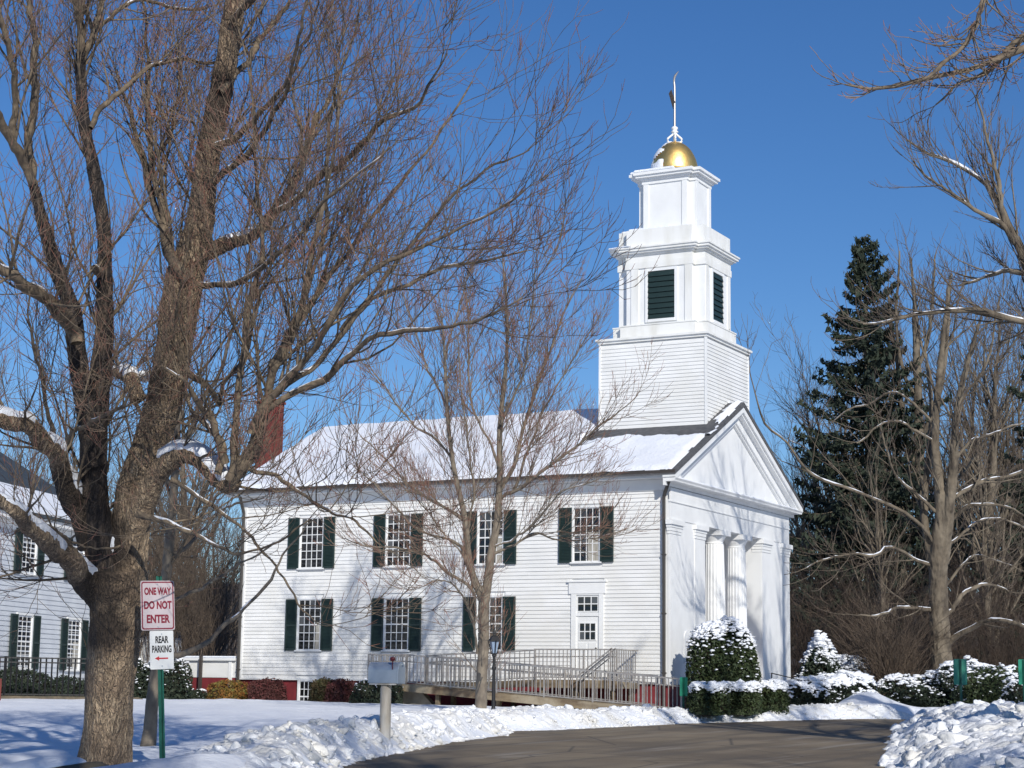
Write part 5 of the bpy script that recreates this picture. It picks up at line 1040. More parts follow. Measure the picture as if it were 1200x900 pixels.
CFG_YOUNG = [
 dict(dens=8.0, Lpow=.2, L=(.8, 2.2), ang=(20, 48), K=7, t0=.15, up=.3, curl=.45, noise=.11, rfac=.42, rmax=.013, S=4, mi=0, rmin=.0068),
 dict(dens=6.4, Lpow=.35, L=(.5, 1.4), ang=(22, 50), K=4, t0=.12, up=.2, curl=.4, noise=.11, S=3, mi=1, rmin=.0058),
 dict(dens=5.2, Lpow=.4, L=(.25, .8), ang=(20, 50), K=2, t0=.12, up=.15, curl=.3, noise=.11, S=3, mi=2, rmin=.0054)]
guided('young_tree', 'slender twin-stemmed bare tree in front of the ramp, beside the black lamp post', 'tree', YOUNG, M['youngbark'], M['youngbark'], CFG_YOUNG, 5, voxel=.026, disp=.005, snow=.06, thin=.66, mats=[M['youngbark'], M['twig'], M['twigred']])
CFG_THIRD = [
 dict(dens=1.5, L=(.8, 2.0), ang=(25, 60), K=8, t0=.3, up=.3, curl=.4, noise=.1, rfac=.5, rmax=.03, S=4, mi=0, rmin=.004),
 dict(dens=3.0, L=(.4, 1.2), ang=(22, 55), K=6, t0=.12, up=.2, curl=.3, noise=.1, S=3, mi=1, rmin=.0034),
 dict(dens=3.6, L=(.2, .6), ang=(22, 55), K=4, t0=.12, up=.1, curl=.25, noise=.12, S=3, mi=1, rmin=.003)]
guided('leaning_tree', 'thin leaning bare tree behind the one-way sign', 'tree', THIRD, M['youngbark'], M['youngbark'], CFG_THIRD, 8, voxel=.03, disp=.006, snow=.12, mats=[M['limb'], M['twig'], M['twig']])

mt = bpy.data.objects['maple_tree']; g_ = np.random.default_rng(4)
for (x, y, z, r, fl) in SNOWFORK:                          # snow caught in the forks
    v, f = blobs(np.array([(x, y, z)]), np.array([r]), g_, fl, 3); link('snow', np_mesh('snow', v, f, [M['snow']]), mt)
# tree off to the right whose limbs reach into the upper right
CFG_OVER = [
 dict(dens=9.0, Lpow=.1, L=(.5, 1.5), ang=(22, 62), K=8, t0=.1, up=.05, curl=.25, noise=.13, rfac=.55, rmax=.03, S=4, mi=0, rmin=.0095),
 dict(dens=6.0, Lpow=.3, L=(.25, .75), ang=(25, 60), K=4, t0=.12, up=.1, curl=.4, noise=.14, S=3, mi=1, rmin=.0085),
 dict(dens=4.0, Lpow=.3, L=(.08, .24), ang=(25, 60), K=2, t0=.15, up=.1, curl=.4, noise=.12, S=3, mi=2, rmin=.008)]
def with_trunk(table, base, top, r):
    """the trunk the limbs grow from, outside the frame"""
    b, t = Vector(base), Vector(top); n = 6
    tr = [(*(b.lerp(t, i/n)), r*(1-.8*i/n)) for i in range(n+1)]
    return [('t', tr)]+[('l', x[1]) for x in table]
ov = [('l', [(16.4, -17.6, 7.2, .16), (16.0, -17.9, 8.6, .14)]+list(OVER[0][1])), OVER[1], OVER[2]]
for ex, ey, ez, er in ((20, -14, 12, .10), (21.2, -18.5, 11, .10), (19.5, -21.5, 13, .09), (17.2, -15.5, 17, .09), (22, -16.5, 8.5, .10), (18.4, -12.5, 14, .10), (20, -20, 16, .08), (23, -14, 15, .07)):
    ov.append(('l', [(16.5, -17.4, 4.5+ez*.2, er), (16.5+(ex-16.5)*.3, -17.4+(ey+17.4)*.3, 4.5+ez*.35, er*.85), (16.5+(ex-16.5)*.65, -17.4+(ey+17.4)*.7, ez*.78, er*.6), (ex, ey, ez, er*.25)]))
guided('maple_tree', 'overhanging bare maple branch tips against the sky at upper right', 'tree', with_trunk(ov, (16.6, -17.3, 0), (16.2, -17.6, 16), .34), M['barkdark'], M['limb'], CFG_OVER, 12, voxel=.05, snow=0, mats=[M['limb'], M['twig'], M['twigred']])
CFG_FAN = [
 dict(dens=4.8, Lpow=.2, L=(.9, 2.8), ang=(18, 48), K=7, t0=.1, up=.5, curl=.6, noise=.08, rfac=.5, rmax=.03, S=4, mi=0, rmin=.010),
 dict(dens=4.5, Lpow=.35, L=(.5, 1.4), ang=(20, 50), K=4, t0=.12, up=.25, curl=.5, noise=.1, S=3, mi=1, rmin=.0085),
 dict(dens=3.2, Lpow=.35, L=(.2, .6), ang=(20, 50), K=2, t0=.12, up=.15, curl=.4, noise=.1, S=3, mi=1, rmin=.0075)]
FB = FANS[0][1][0]; fx, fy = FB[0]+.9, FB[1]+.4
fn = [('l', [(fx, fy, 8.4, .16)]+list(FANS[0][1])), FANS[1], ('l', [(fx, fy, 8.3, .13)]+list(FANS[2][1])), ('l', [(fx, fy, 9.2, .1)]+list(FANS[3][1])), FANS[4]]
guided('bare_tree', 'bare tree at the right edge holding out one long snow-lined limb', 'tree', with_trunk(fn, (fx+.1, fy+.2, .4), (fx+.1, fy, 17), .32), M['farbark'], M['farbark'], CFG_FAN, 14, voxel=.06, snow=.5, mats=[M['farbark'], M['fartwig'], M['fartwig']])

# ---------------------------------------------------------------- far trees
CFG_FAR = [
 dict(dens=1.7, Lpow=.3, L=(1.2, 3.4), ang=(25, 65), K=8, t0=.12, up=.45, curl=.55, noise=.14, rfac=.5, rmax=.04, S=4, mi=0, rmin=.013),
 dict(dens=2.4, Lpow=.4, L=(.7, 1.9), ang=(25, 58), K=5, t0=.12, up=.25, curl=.4, noise=.15, S=3, mi=1, rmin=.0095),
 dict(dens=2.6, Lpow=.4, L=(.4, 1.0), ang=(25, 55), K=3, t0=.12, up=.15, curl=.3, noise=.12, S=3, mi=1, rmin=.008)]
FM = [M['farbark'], M['fartwig'], M['fartwig']]
guided('bare_tree', 'thick multi-stemmed bare tree with snow-lined limbs behind the first green sign', 'tree', FARR, M['farbark'], M['farbark'], CFG_FAR, 21, voxel=.05, disp=.03, snow=1., thin=.62, mats=FM, group='bare trees right of the church')
guided('bare_tree', 'tall straight bare tree just right of the tall spruce', 'tree', FARL, M['farbark'], M['farbark'], CFG_FAR, 22, voxel=.09, disp=.03, snow=.25, mats=FM, group='bare trees right of the church')
G0 = .95
b1 = bare_parts(17, 41, .40, stems=1, low=.2); b2 = bare_parts(15, 42, .46, stems=3, low=.18); b3 = bare_parts(18, 43, .36, stems=1, low=.15)
NM = ['trunk', 'crown', 'snow']
def at(px, D):                                            # point on the ground in the direction px (right of view axis in image units), D metres along the view
    q = (px-600)/2165.3*D; return (float(CAMP[0]+FH[0]*D+Rv.x*q), float(CAMP[1]+FH[1]*D+Rv.y*q), G0)
sp = spruce_mesh(22.5, 6.6, 51); SN = ['trunk', 'branches', 'needles']
place_tree('spruce_tree', 'tall dark spruce rising behind the bare trees right of the church', 'tree', sp, SN, at(1022, 88), 0, 1)
place_tree('spruce_tree', 'dark spruce cut off by the right edge of the photo', 'tree', sp, SN, at(1248, 78), 2, .80)
FT = [(1020, 100, b2, .6, 1.35, 'wide bare tree standing behind the tall spruce'), (1128, 100, b2, 2.0, 1.5, 'high bare tree crown above the multi-stemmed tree'), (1205, 92, b2, 3.1, 1.35, 'bare tree crown cut by the right edge'), (975, 96, b1, 1.2, 1.05, 'thin bare tree just left of the tall spruce'), (1160, 74, b3, 2.2, .75, 'small bare tree in front of the wood near the right edge'), 
 (1060, 98, b3, 2.2, 1.25, 'slim bare tree behind the tall spruce on its right'), (950, 98, b2, 3.9, 1.0, 'low bare tree showing just right of the gable'), (990, 97, b1, 5.1, 1.1, 'spreading bare tree just behind the tall spruce'),
 (1152, 90, b1, 4.4, 1.28, 'bare tree between the multi-stemmed tree and the right edge'), (1182, 94, b2, .9, 1.45, 'bare tree standing farther back near the right edge'), (1035, 76, b3, 2.9, .66, 'small bare tree above the brush right of the cone-shaped shrub'),
 (912, 92, b2, 1.9, .80, 'bare tree half hidden behind the church pediment')]
for i, (px, D, p, rz, s, lab) in enumerate(FT): place_tree('bare_tree', lab, 'tree', p, NM, at(px, D), rz, s, 'bare trees right of the church')
BT = [(262, 78, b2, .4, .62, 'bare tree closest to the rear corner of the church'), (232, 84, b1, 1.5, .98, 'bare tree rising behind the one-way sign'), (196, 76, b2, 3.3, .84, 'multi-stemmed bare tree behind the big maple trunk'),
 (150, 92, b3, 4.8, .95, 'bare tree seen between the forks of the big maple'), (96, 86, b1, 5.3, 1.1, 'bare tree rising above the snowy house roof'), (40, 94, b2, .8, 1.0, 'bare tree behind the dark slate roof'), (-10, 84, b3, 2.6, .95, 'bare tree at the left edge behind the house')]
for i, (px, D, p, rz, s, lab) in enumerate(BT): place_tree('bare_tree', lab, 'tree', p, NM, at(px, D), rz, s, 'bare trees behind the house and church')
# trees standing behind and beside the camera whose shade falls on snow, road and facade
for k, (loc, p, rz, s, lab) in enumerate((((24.5, -35, 0), b2, 1., .80, 'right beside the viewpoint'), ((17.5, -12.5, .6), b3, 2., .82, 'right of the overhanging maple'), ((21, -13.5, .6), b2, 2.6, .9, 'farther right of the overhanging maple'), ((12.5, -47., -.3), b2, 3., 1.0, 'left behind the viewpoint'),
        ((3., -45., -.2), b1, 4., 1.0, 'on the lawn far left of the viewpoint'), ((25.5, -27., 0), b3, .5, 1.0, 'far right of the road'), ((-7.5, -38, .2), b3, 1.7, .95, 'left of the snowy lawn'), ((27, -47, -.4), b1, 3.1, 1.55, 'behind the viewpoint to the right'), ((24.5, -51, -.4), b3, 5.0, 1.5, 'straight behind the viewpoint'))):
    place_tree('bare_tree', 'bare tree outside the picture '+lab+', throwing branch shadows', 'tree', p[:2], NM[:2], loc, rz, s, 'bare trees around the viewpoint')
g = np.random.default_rng(77)
brush('undergrowth', 'dense brown leafless thicket under the trees right of the church', 'thicket', [at(px, D) for px in range(925, 1260, 14) for D in (68, 73, 80)], 1100, 5.8, g, kind='stuff')
brush('undergrowth', 'tangle of dark leafless bushes between the house and the church', 'thicket', [at(px, D) for px in range(110, 268, 12) for D in (66, 72, 80)], 800, 8.0, g, m=M['brushlight'], kind='stuff')
brush('forsythia_bush', 'fountain-shaped leafless bush with tan arching stems behind the snow mound', 'bush', [at(1042, 65)], 240, 4.3, g, spread=.75, arch=1., m=M['brushlight'], sr=.015)
# far woods: a low ridge with a mass of trunks and twigs
hx = np.linspace(-320, 260, 60); hy = np.linspace(60, 420, 40)
def hill(x, y):
    r = np.hypot(x-5, y+10); return .8+9*ss(r, 105, 175)+10*ss(r, 175, 330)+3*vnoise(x, y, .03, 4)
tag(link('hill', grid_mesh('hill', np.linspace(-360, 220, 70), np.linspace(20, 420, 60), lambda x, y: np.where(np.hypot(x-5, y+10) < 104, -3, hill(x, y)), M['hill'])), kind='structure')
n = 240; a = g.uniform(-.85, .02, n); r = g.uniform(105, 165, n); C = np.stack([21+np.sin(a)*r, -49+np.cos(a)*r], 1); zb = hill(C[:, 0], C[:, 1])*0+.8+9*ss(np.hypot(C[:, 0]-5, C[:, 1]+10), 105, 175)
K = 5; s_ = np.linspace(0, 1, K); H = g.uniform(8, 13, n); P = np.empty((n, K, 3)); P[:, :, 0] = C[:, :1]+np.cumsum(g.normal(size=(n, K)), 1)*.15; P[:, :, 1] = C[:, 1:]+np.cumsum(g.normal(size=(n, K)), 1)*.15; P[:, :, 2] = zb[:, None]-.5+H[:, None]*s_
R = (.11*(1-.9*s_))[None]*g.uniform(.6, 1.3, (n, 1)); acc = Acc(); acc.add(P, R, 4)
P1, R1 = spawn(P, R, dens=1.1, L=(1.5, 3.6), ang=(30, 65), g=g, K=4, t0=.2, up=.5, curl=.5, rmin=.02); acc.add(P1, R1, 3)
P2, R2 = spawn(P1, R1, dens=1.1, L=(.6, 1.6), ang=(25, 60), g=g, K=3, t0=.2, up=.2, curl=.3, rmin=.016); acc.add(P2, R2, 3); print('far wood', acc.tris)
tag(link('far_wood', acc.mesh('far_wood', [M['fartwig']])), 'far leafless wood on the rise behind the trees', 'wood', kind='stuff')

# ---------------------------------------------------------------- shrubs
S_ = lambda *a, **k: shrub(*a, **k)
def on_x(px, X):                                          # ground point in direction px on the line x = X
    dx, dy = FH[0]+Rv.x*(px-600)/2165.3, FH[1]+Rv.y*(px-600)/2165.3; t = (X-CAMP[0])/dx; return X, float(CAMP[1]+dy*t)
def on_y(px, Y):
    dx, dy = FH[0]+Rv.x*(px-600)/2165.3, FH[1]+Rv.y*(px-600)/2165.3; t = (Y-CAMP[1])/dy; return float(CAMP[0]+dx*t), Y
x, y = on_x(850, 1.75)
S_('yew_bush', 'big round clipped evergreen with a snow cap in front of the columns', 'bush', (x, y, .75), 1.06, 1.06, 2.62, M['yew'], n=20000, leaf=.05, snow=3000, seed=3, snowr=.08, lump=.07, snowlo=.60)
for k, (px, X, r1, r2, h, lab) in enumerate(((833, 2.5, .52, .78, .84, 'low clipped hedge at the left foot of the big round bush'), (870, 2.75, .52, .85, .86, 'low clipped hedge in the middle, under the big round bush'), (903, 2.9, .50, .62, .92, 'low clipped hedge at the right foot of the big round bush'))):
    x, y = on_x(px, X); S_('clipped_hedge', lab, 'hedge', (x, y, .80), r1, r2, h, M['yew'], n=5200, leaf=.045, shape='box', snow=620, seed=20+k, group='clipped hedges before the church front', rot=.15, snowr=.075, lump=.05)
def D_(px, D, z=.9): p = at(px, D); return (p[0], p[1], z)
S_('cone_shrub', 'cone-shaped evergreen plastered with snow right of the church', 'bush', D_(962, 64), 1.25, 1.25, 2.35, M['darkleaf'], n=9000, leaf=.07, shape='cone', snow=1250, seed=31, snowr=.11)
S_('evergreen_shrub', 'rounded snow-dusted evergreen touching the cone-shaped shrub', 'bush', D_(994, 66), .85, .85, 1.75, M['yew'], n=5000, leaf=.06, snow=700, seed=32, snowr=.09)
S_('evergreen_shrub', 'low spreading evergreen under a thick snow blanket beside the portico rail', 'bush', D_(952, 60.5), 1.0, .9, .95, M['darkleaf'], n=4000, leaf=.06, snow=900, seed=33, snowr=.11)
S_('evergreen_shrub', 'low spreading evergreen with a domed snow cap behind the snow mound', 'bush', D_(990, 60.5), 1.05, .9, 1.10, M['darkleaf'], n=4000, leaf=.06, snow=1100, seed=34, snowr=.12)
S_('evergreen_shrub', 'wide snow-speckled shrub left of the first green sign', 'bush', D_(1085, 62, .85), 1.6, 1.2, 1.15, M['darkleaf'], n=7000, leaf=.07, snow=800, seed=35, snowr=.10, lump=.2)
S_('evergreen_shrub', 'snow-speckled shrub just right of the first green sign', 'bush', D_(1132, 61, .9), 1.1, 1.0, 1.5, M['darkleaf'], n=6000, leaf=.07, snow=600, seed=36, snowr=.10, lump=.25)
S_('evergreen_shrub', 'dark shrub with patchy snow near the right edge', 'bush', D_(1172, 58, .95), 1.4, 1.1, 1.3, M['yew'], n=7000, leaf=.06, snow=420, seed=37, snowr=.08, lump=.2)
S_('evergreen_shrub', 'low dark shrub at the right edge below the second green sign', 'bush', D_(1204, 55, .95), .9, .9, .95, M['darkleaf'], n=3500, leaf=.06, snow=400, seed=38, snowr=.08, lump=.2)
for px, Y, r, h, mt, sn_, lab in ((233, -1.0, .55, .52, 'darkleaf', 40, 'low dark evergreen under the porch parapet'), (277, -1.1, .74, .88, 'orangeleaf', 0, 'orange and green shrub at the rear corner of the church'), (322, -1.1, .62, .86, 'redleaf', 0, 'dark red rounded shrub left of the basement window'),
   (388, -1.1, .50, .92, 'brownleaf', 0, 'brown-green shrub right of the basement window'), (408, -1.1, .58, .88, 'redleaf', 0, 'dark red rounded shrub near the foot of the ramp'), (450, -3.6, .75, .80, 'darkleaf', 60, 'dark shrub under the left end of the ramp')):
    x, y = on_y(px, Y); S_('foundation_shrub', lab, 'bush', (x, y, float(snow_h(np.array([x]), np.array([y]))[0])-.08), r, r, h, M[mt], n=5200, leaf=.04, snow=sn_, seed=int(px), group='shrubs along the church foundation', snowr=.05)
x, y, _ = at(30, 53.2); S_('foundation_shrub', 'dark rounded shrub behind the iron fence of the left house', 'bush', (x, y, .85), 1.15, 1.0, .95, M['darkleaf'], n=6500, leaf=.05, seed=61)
x, y, _ = at(88, 54.6); S_('foundation_shrub', 'smaller dark shrub behind the fence nearest the maple', 'bush', (x, y, .85), .7, .7, .75, M['darkleaf'], n=3500, leaf=.05, seed=62)
for k, px in enumerate((160, 206)):
    x, y, _ = at(px, 60); S_('evergreen_shrub', ('dark snow-dusted bush between the maple and the leaning tree', 'dark snow-dusted bush just right of the sign post')[k], 'bush', (x, y, .85), .8, .8, 1.35, M['darkleaf'], n=4500, leaf=.06, snow=260, seed=63+k)

# ---------------------------------------------------------------- snow mounds and rock
mb = MB()
def rock():
    bm = bmesh.new(); bmesh.ops.create_icosphere(bm, subdivisions=4, radius=1)
    c = Vector((5.75, -32.3, .17)); rv = Vector((Rv.x, Rv.y, 0)); fv = Vector((FH[0], FH[1], 0))
    for v in bm.verts:
        p = v.co.copy(); p *= 1+.16*mn.noise(p*1.7+Vector((3, 1, 2)))+.05*mn.noise(p*6)
        if p.z > .62: p.z = .62+(p.z-.62)*.3
        v.co = c+rv*p.x*.72+fv*p.y*.5+Vector((0, 0, p.z*.36+p.x*.10))
    me = bpy.data.meshes.new('rock'); bm.to_mesh(me); me.materials.append(M['stone']); me.polygons.foreach_set('use_smooth', [True]*len(me.polygons))
    o = tag(link('rock', me), 'mossy brown rock with a smooth snow cap at the foot of the big maple', 'rock')
    s = bmesh.new(); bmesh.ops.create_icosphere(s, subdivisions=4, radius=1)
    for v in s.verts:
        p = v.co.copy(); p *= 1+.07*mn.noise(p*1.5)
        v.co = c+rv*(p.x*.60-.14)+fv*(p.y*.42+.04)+Vector((0, 0, .215+p.z*(.13 if p.z > 0 else .06)+p.x*.085))
    me = bpy.data.meshes.new('snow'); s.to_mesh(me); me.materials.append(M['snow']); me.polygons.foreach_set('use_smooth', [True]*len(me.polygons)); link('snow', me, o)
rock()

# ---------------------------------------------------------------- ramp
RP = thing('access_ramp', 'two-flight timber wheelchair ramp with grey metal railings along the church side', 'ramp', (-4, -1.6, .8))
zl = lambda x: 1.52-.072*(x+7.2) if x > -7.2 else 1.52
zu = lambda x: 1.52+.046*(x+7.2)
x1 = 1.5
def slab(y0, y1, xa, xb, fz, t, name, m_=None):
    b = MB(); b.prism([(xa, fz(xa)-t), (xb, fz(xb)-t), (xb, fz(xb)), (xa, fz(xa))], 1, y0, y1); return b.build(name, m_ or M['wood'], RP)
slab(-2.80, -1.62, -7.2, x1, zl, .06, 'deck'); slab(-1.56, -.36, -7.2, -3.6, zu, .06, 'deck'); 
b = MB(); b.box(-8.5, -7.202, -2.80, -.36, 1.45, 1.52); b.build('deck', M['wood'], RP)
b = MB(); b.box(-3.598, -1.0, -1.56, -.04, 1.62, 1.69); b.build('landing', M['wood'], RP)
slab(-2.86, -2.802, -7.2, .9, lambda x: zl(x)-.02, .20, 'fascia_board'); slab(-1.62, -1.565, -7.2, -3.6, lambda x: zu(x)+.0, .2, 'fascia_board')
b = MB(); b.box(-8.56, -7.2, -2.86, -2.802, 1.30, 1.50); b.box(-8.56, -8.502, -2.80, -.4, 1.30, 1.50); b.build('fascia_board', M['wood'], RP)
b = MB(); b.box(-3.60, -1.0, -1.62, -1.562, 1.46, 1.69); b.box(-.998, -.94, -1.6, -.1, 1.46, 1.69); b.build('fascia_board', M['wood'], RP)
for x, y in ((-8.3, -2.6), (-8.3, -.6), (-6.2, -2.6), (-6.2, -1.7), (-4.2, -2.6), (-4.2, -1.7), (-3.4, -1.45), (-2.3, -1.45), (-1.15, -1.45), (-1.15, -.2)):
    b = MB(); top = 1.40 if x < -7.2 else (zl(x)-.08 if y < -1.6 else 1.6); b.box(x-.06, x+.06, y-.06, y+.06, .4, top-.06); b.build('support_post', M['wood'], RP)
b = MB(); b.prism([(-7.6, .4), (-5.9, .4), (-6.95, 1.36), (-7.6, 1.36)], 1, -2.45, -2.2); b.build('abutment', M['concrete'], RP)
b = MB(); b.prism([(-3.0, .5), (-1.9, .5), (-2.35, 1.02), (-3.0, 1.02)], 1, -2.2, -1.75); b.build('abutment', M['concrete'], RP)
bal = MB(); bal.box(-.011, .011, -.011, .011, 0, .78); balm = mesh_only(bal, 'baluster', M['metal'])
pst = MB(); pst.box(-.022, .022, -.022, .022, -.06, .86); pstm = mesh_only(pst, 'rail_post', M['metal'])
def railing(y, xa, xb, fz, step=.125, mid=True):
    b = MB(); K = 2
    for dz, t in ((.84, .04), (.05, .03)): b.bar((xa, y, fz(xa)+dz), (xb, y, fz(xb)+dz), t)
    if mid: b.bar((xa, y+.05, fz(xa)+.64), (xb, y+.05, fz(xb)+.64), .03)
    b.build('rail', M['metal'], RP)
    n = int((xb-xa)/step)
    for i in range(n+1):
        x = xa+(xb-xa)*i/n
        if i % 12 == 0 or i == n: shared('rail_post', pstm, RP, (x, y, fz(x)))
        else: shared('baluster', balm, RP, (x, y, fz(x)+.05))
railing(-2.78, -7.2, x1, zl); railing(-1.64, -7.2, x1-1.2, zl, .19, True); railing(-1.56, -7.2, -3.6, zu, .16); railing(-1.54, -3.6, -1.0, lambda x: 1.71)
railing(-2.78, -8.5, -7.2, lambda x: 1.52)
b = MB(); b.bar((-8.5, -2.78, 2.36), (-8.5, -.4, 2.36), .04); b.build('rail', M['metal'], RP)
for i in range(1, 17): shared('baluster', balm, RP, (-8.5, -2.78+i*.14, 1.57))
b = MB(); b.bar((-1.0, -1.54, 2.55), (-1.0, -.1, 2.55), .04); b.build('rail', M['metal'], RP)
for i in range(1, 9): shared('baluster', balm, RP, (-1.0, -1.54+i*.16, 1.76))
for y in (-1.70, -1.95):                                   # stair beside the landing
    b = MB(); b.bar((-.96, y, 2.58), (-2.05, y, 1.78), .035); b.bar((-1.0, y, 2.42), (-2.05, y, 1.64), .03)
    b.bar((-2.05, y, 1.0), (-2.05, y, 1.8), .035); b.bar((-1.0, y, 1.4), (-1.0, y, 2.56), .035); b.build('stair_handrail', M['metal'], RP)

# portico steps railing
HR = thing('handrail', 'thin black iron handrail beside the portico steps', 'railing', (1.2, 8.4, .8))
b = MB()
for dz in (0, -.28): b.bar((.35, 7.4, 2.02+dz), (2.5, 8.9, 1.45+dz), .03)
for t in (0, .33, .66, 1): b.bar((.35+2.15*t, 7.4+1.5*t, .7), (.35+2.15*t, 7.4+1.5*t, 2.02-.57*t), .028)
b.build('rail', M['black'], HR)

# ---------------------------------------------------------------- lamp post
lx, ly, _ = at(583.5, 45.2); LZ = .5
LP = thing('lamp_post', 'black lantern lamp post in front of the ramp, right of the slender tree', 'lamp post', (lx, ly, LZ))
b = MB(); b.lathe((lx, ly, LZ), [(.085, 0), (.085, .35), (.06, .40), (.045, .48), (.04, 1.35), (.055, 1.38), (.055, 1.42), (.038, 1.46), (.035, 1.66), (.06, 1.70), (.05, 1.74)], 14); b.build('post', M['black'], LP, smooth=False)
b = MB(); z = LZ+1.74
for i in range(4):
    a = math.pi/4+i*math.pi/2; c, s = math.cos(a), math.sin(a)
    b.bar((lx+.07*c, ly+.07*s, z), (lx+.15*c, ly+.15*s, z+.30), .018); b.bar((lx+.15*c, ly+.15*s, z+.30), (lx+.16*c, ly+.16*s, z+.31), .03)
b.lathe((lx, ly, z), [(.07, -.01), (.08, .0), (.08, .015)], 12); b.lathe((lx, ly, z+.30), [(.175, 0), (.175, .02), (.09, .12), (.05, .14), (.05, .19), (.07, .20), (.03, .26), (.012, .27), (.02, .31), (.0, .34)], 4)
b.build('lantern_frame', M['black'], LP)
b = MB(); b.lathe((lx, ly, z+.016), [(.06, 0), (.13, .28)], 4); b.build('glass', M['blueglass'], LP)
b = MB(); b.lathe((lx, ly, z+.02), [(.022, 0), (.03, .06), (.03, .13), (.015, .17)], 10); b.build('bulb', M['signwhite'], LP)

# ---------------------------------------------------------------- lettering
def lettering(name, txt, size, loc, rx_, ry_, m_, parent, bold=.0, sx=1.):
    """flat letters; rx_ = reading direction, ry_ = up direction"""
    c = bpy.data.curves.new(name, 'FONT'); c.body = txt; c.size = size; c.align_x = 'CENTER'; c.align_y = 'CENTER'; c.extrude = .0008; c.offset = bold; c.resolution_u = 4
    o = bpy.data.objects.new(name, c); COL.objects.link(o); bpy.context.view_layer.update(); dg = bpy.context.evaluated_depsgraph_get()
    me = bpy.data.meshes.new_from_object(o.evaluated_get(dg)); bpy.data.objects.remove(o); me.name = name; me.materials.clear(); me.materials.append(m_)
    X, Y = Vector(rx_).normalized(), Vector(ry_).normalized(); Z = X.cross(Y)
    for v in me.vertices: v.co = Vector(loc)+X*v.co.x*sx+Y*v.co.y+Z*v.co.z
    me.update(); return link(name, me, parent)
def board(name, c, X, Y, w_, h_, m_, parent, t=.004, r=.025, back=0.):
    X, Y = Vector(X).normalized(), Vector(Y).normalized(); Z = X.cross(Y); pts = []
    for sx, sy, a0 in ((1, 1, 0), (-1, 1, 90), (-1, -1, 180), (1, -1, 270)):
        for k in range(5):
            a = math.radians(a0+k*22.5); pts.append((sx*(w_/2-r)+r*math.cos(a), sy*(h_/2-r)+r*math.sin(a)))
    n = len(pts); vs = [Vector(c)+X*p[0]+Y*p[1]+Z*(back+t) for p in pts]+[Vector(c)+X*p[0]+Y*p[1]+Z*back for p in pts]
    b = MB().add(vs, [tuple(range(n)), tuple(range(n, 2*n))[::-1]]+[((i+1) % n, i, n+i, n+(i+1) % n) for i in range(n)]); return b.build(name, m_, parent)
def ring(name, c, X, Y, w_, h_, bw, m_, parent, r=.02, z=.0):
    X, Y = Vector(X).normalized(), Vector(Y).normalized(); Z = X.cross(Y); rings = []
    for q in (0, bw):
        pts = []
        for sx, sy, a0 in ((1, 1, 0), (-1, 1, 90), (-1, -1, 180), (1, -1, 270)):
            for k in range(5):
                a = math.radians(a0+k*22.5); rr = max(r-q*.6, .004); pts.append((sx*(w_/2-q-rr)+rr*math.cos(a), sy*(h_/2-q-rr)+rr*math.sin(a)))
        rings.append(pts)
    n = len(rings[0]); vs = [Vector(c)+X*p[0]+Y*p[1]+Z*z for p in rings[0]+rings[1]]
    return MB().add(vs, [(i, (i+1) % n, n+(i+1) % n, n+i) for i in range(n)]).build(name, m_, parent)
sx_, sy_, _ = at(205.5, 23.6)
SP = thing('street_sign', 'green post with a one-way do-not-enter sign above a rear parking sign', 'sign', (sx_, sy_, .3))
view = Vector((FH[0], FH[1], 0)); Rr3 = Vector((Rv.x, Rv.y, 0))
ang = rad(-30); X = (Rr3*math.cos(ang)-view*math.sin(ang)*-1*-1).normalized()      # board turned towards the road
X = (Rr3*math.cos(rad(37))+view*math.sin(rad(37))).normalized()
UPs = (Vector((0, 0, 1))-Rr3*.072).normalized(); X = (X+Vector((0, 0, .048))).normalized(); UPs = (UPs-X*UPs.dot(X)).normalized(); Z = X.cross(UPs)
base = Vector((sx_, sy_, .30)); pt = lambda h: base+UPs*h*1.02
b = MB(); b.obox(pt(.95)-Z*.028, X*.012, Z*.004, UPs*1.5)
b.obox(pt(.95)-Z*.018+X*.02, X*.004, Z*.014, UPs*1.5); b.obox(pt(.95)-Z*.018-X*.02, X*.004, Z*.014, UPs*1.5); b.obox(pt(.95)-Z*.008+X*.03, X*.010, Z*.002, UPs*1.5); b.obox(pt(.95)-Z*.008-X*.03, X*.010, Z*.002, UPs*1.5)
b.build('post', M['postgreen'], SP)
c1 = pt(2.055)-X*.03; s1 = board('upper_sign', c1, X, UPs, .468, .625, M['signface'], SP)
ring('border', c1, X, UPs, .446, .602, .016, M['signred'], s1, .03, .0052)
for k, (t, sz) in enumerate((('ONE WAY', .122), ('DO NOT', .132), ('ENTER', .140))):
    lettering('lettering', t, sz, c1+UPs*(.175-k*.175)+Z*.0052, X, UPs, M['signred'], s1, .0055, (.64, .72, .76)[k])
c2 = pt(1.505)+X*.015; s2 = board('lower_sign', c2, X, UPs, .328, .482, M['signwhite'], SP, r=.015)
for k, t in enumerate(('REAR', 'PARKING')): lettering('lettering', t, .118, c2+UPs*(.125-k*.118)+Z*.0052, X, UPs, M['signblack'], s2, .004, (.64, .55)[k])
b = MB(); ac = c2-UPs*.105+Z*.0056; b.add([ac+X*.085+UPs*.009, ac-X*.04+UPs*.009, ac-X*.04+UPs*.028, ac-X*.10, ac-X*.04-UPs*.028, ac-X*.04-UPs*.009, ac+X*.085-UPs*.009], [(0, 1, 2, 3, 4, 5, 6)]); b.build('arrow', M['arrowred'], s2)
for s_i, cc, hh in ((s1, c1, .27), (s2, c2, .20)):
    b = MB()
    for k in (-1, 1): q = cc+UPs*hh*k+Z*.006; b.obox(q, X*.007, UPs*.007, Z*.003)
    b.each('bolt', M['galv'], s_i)

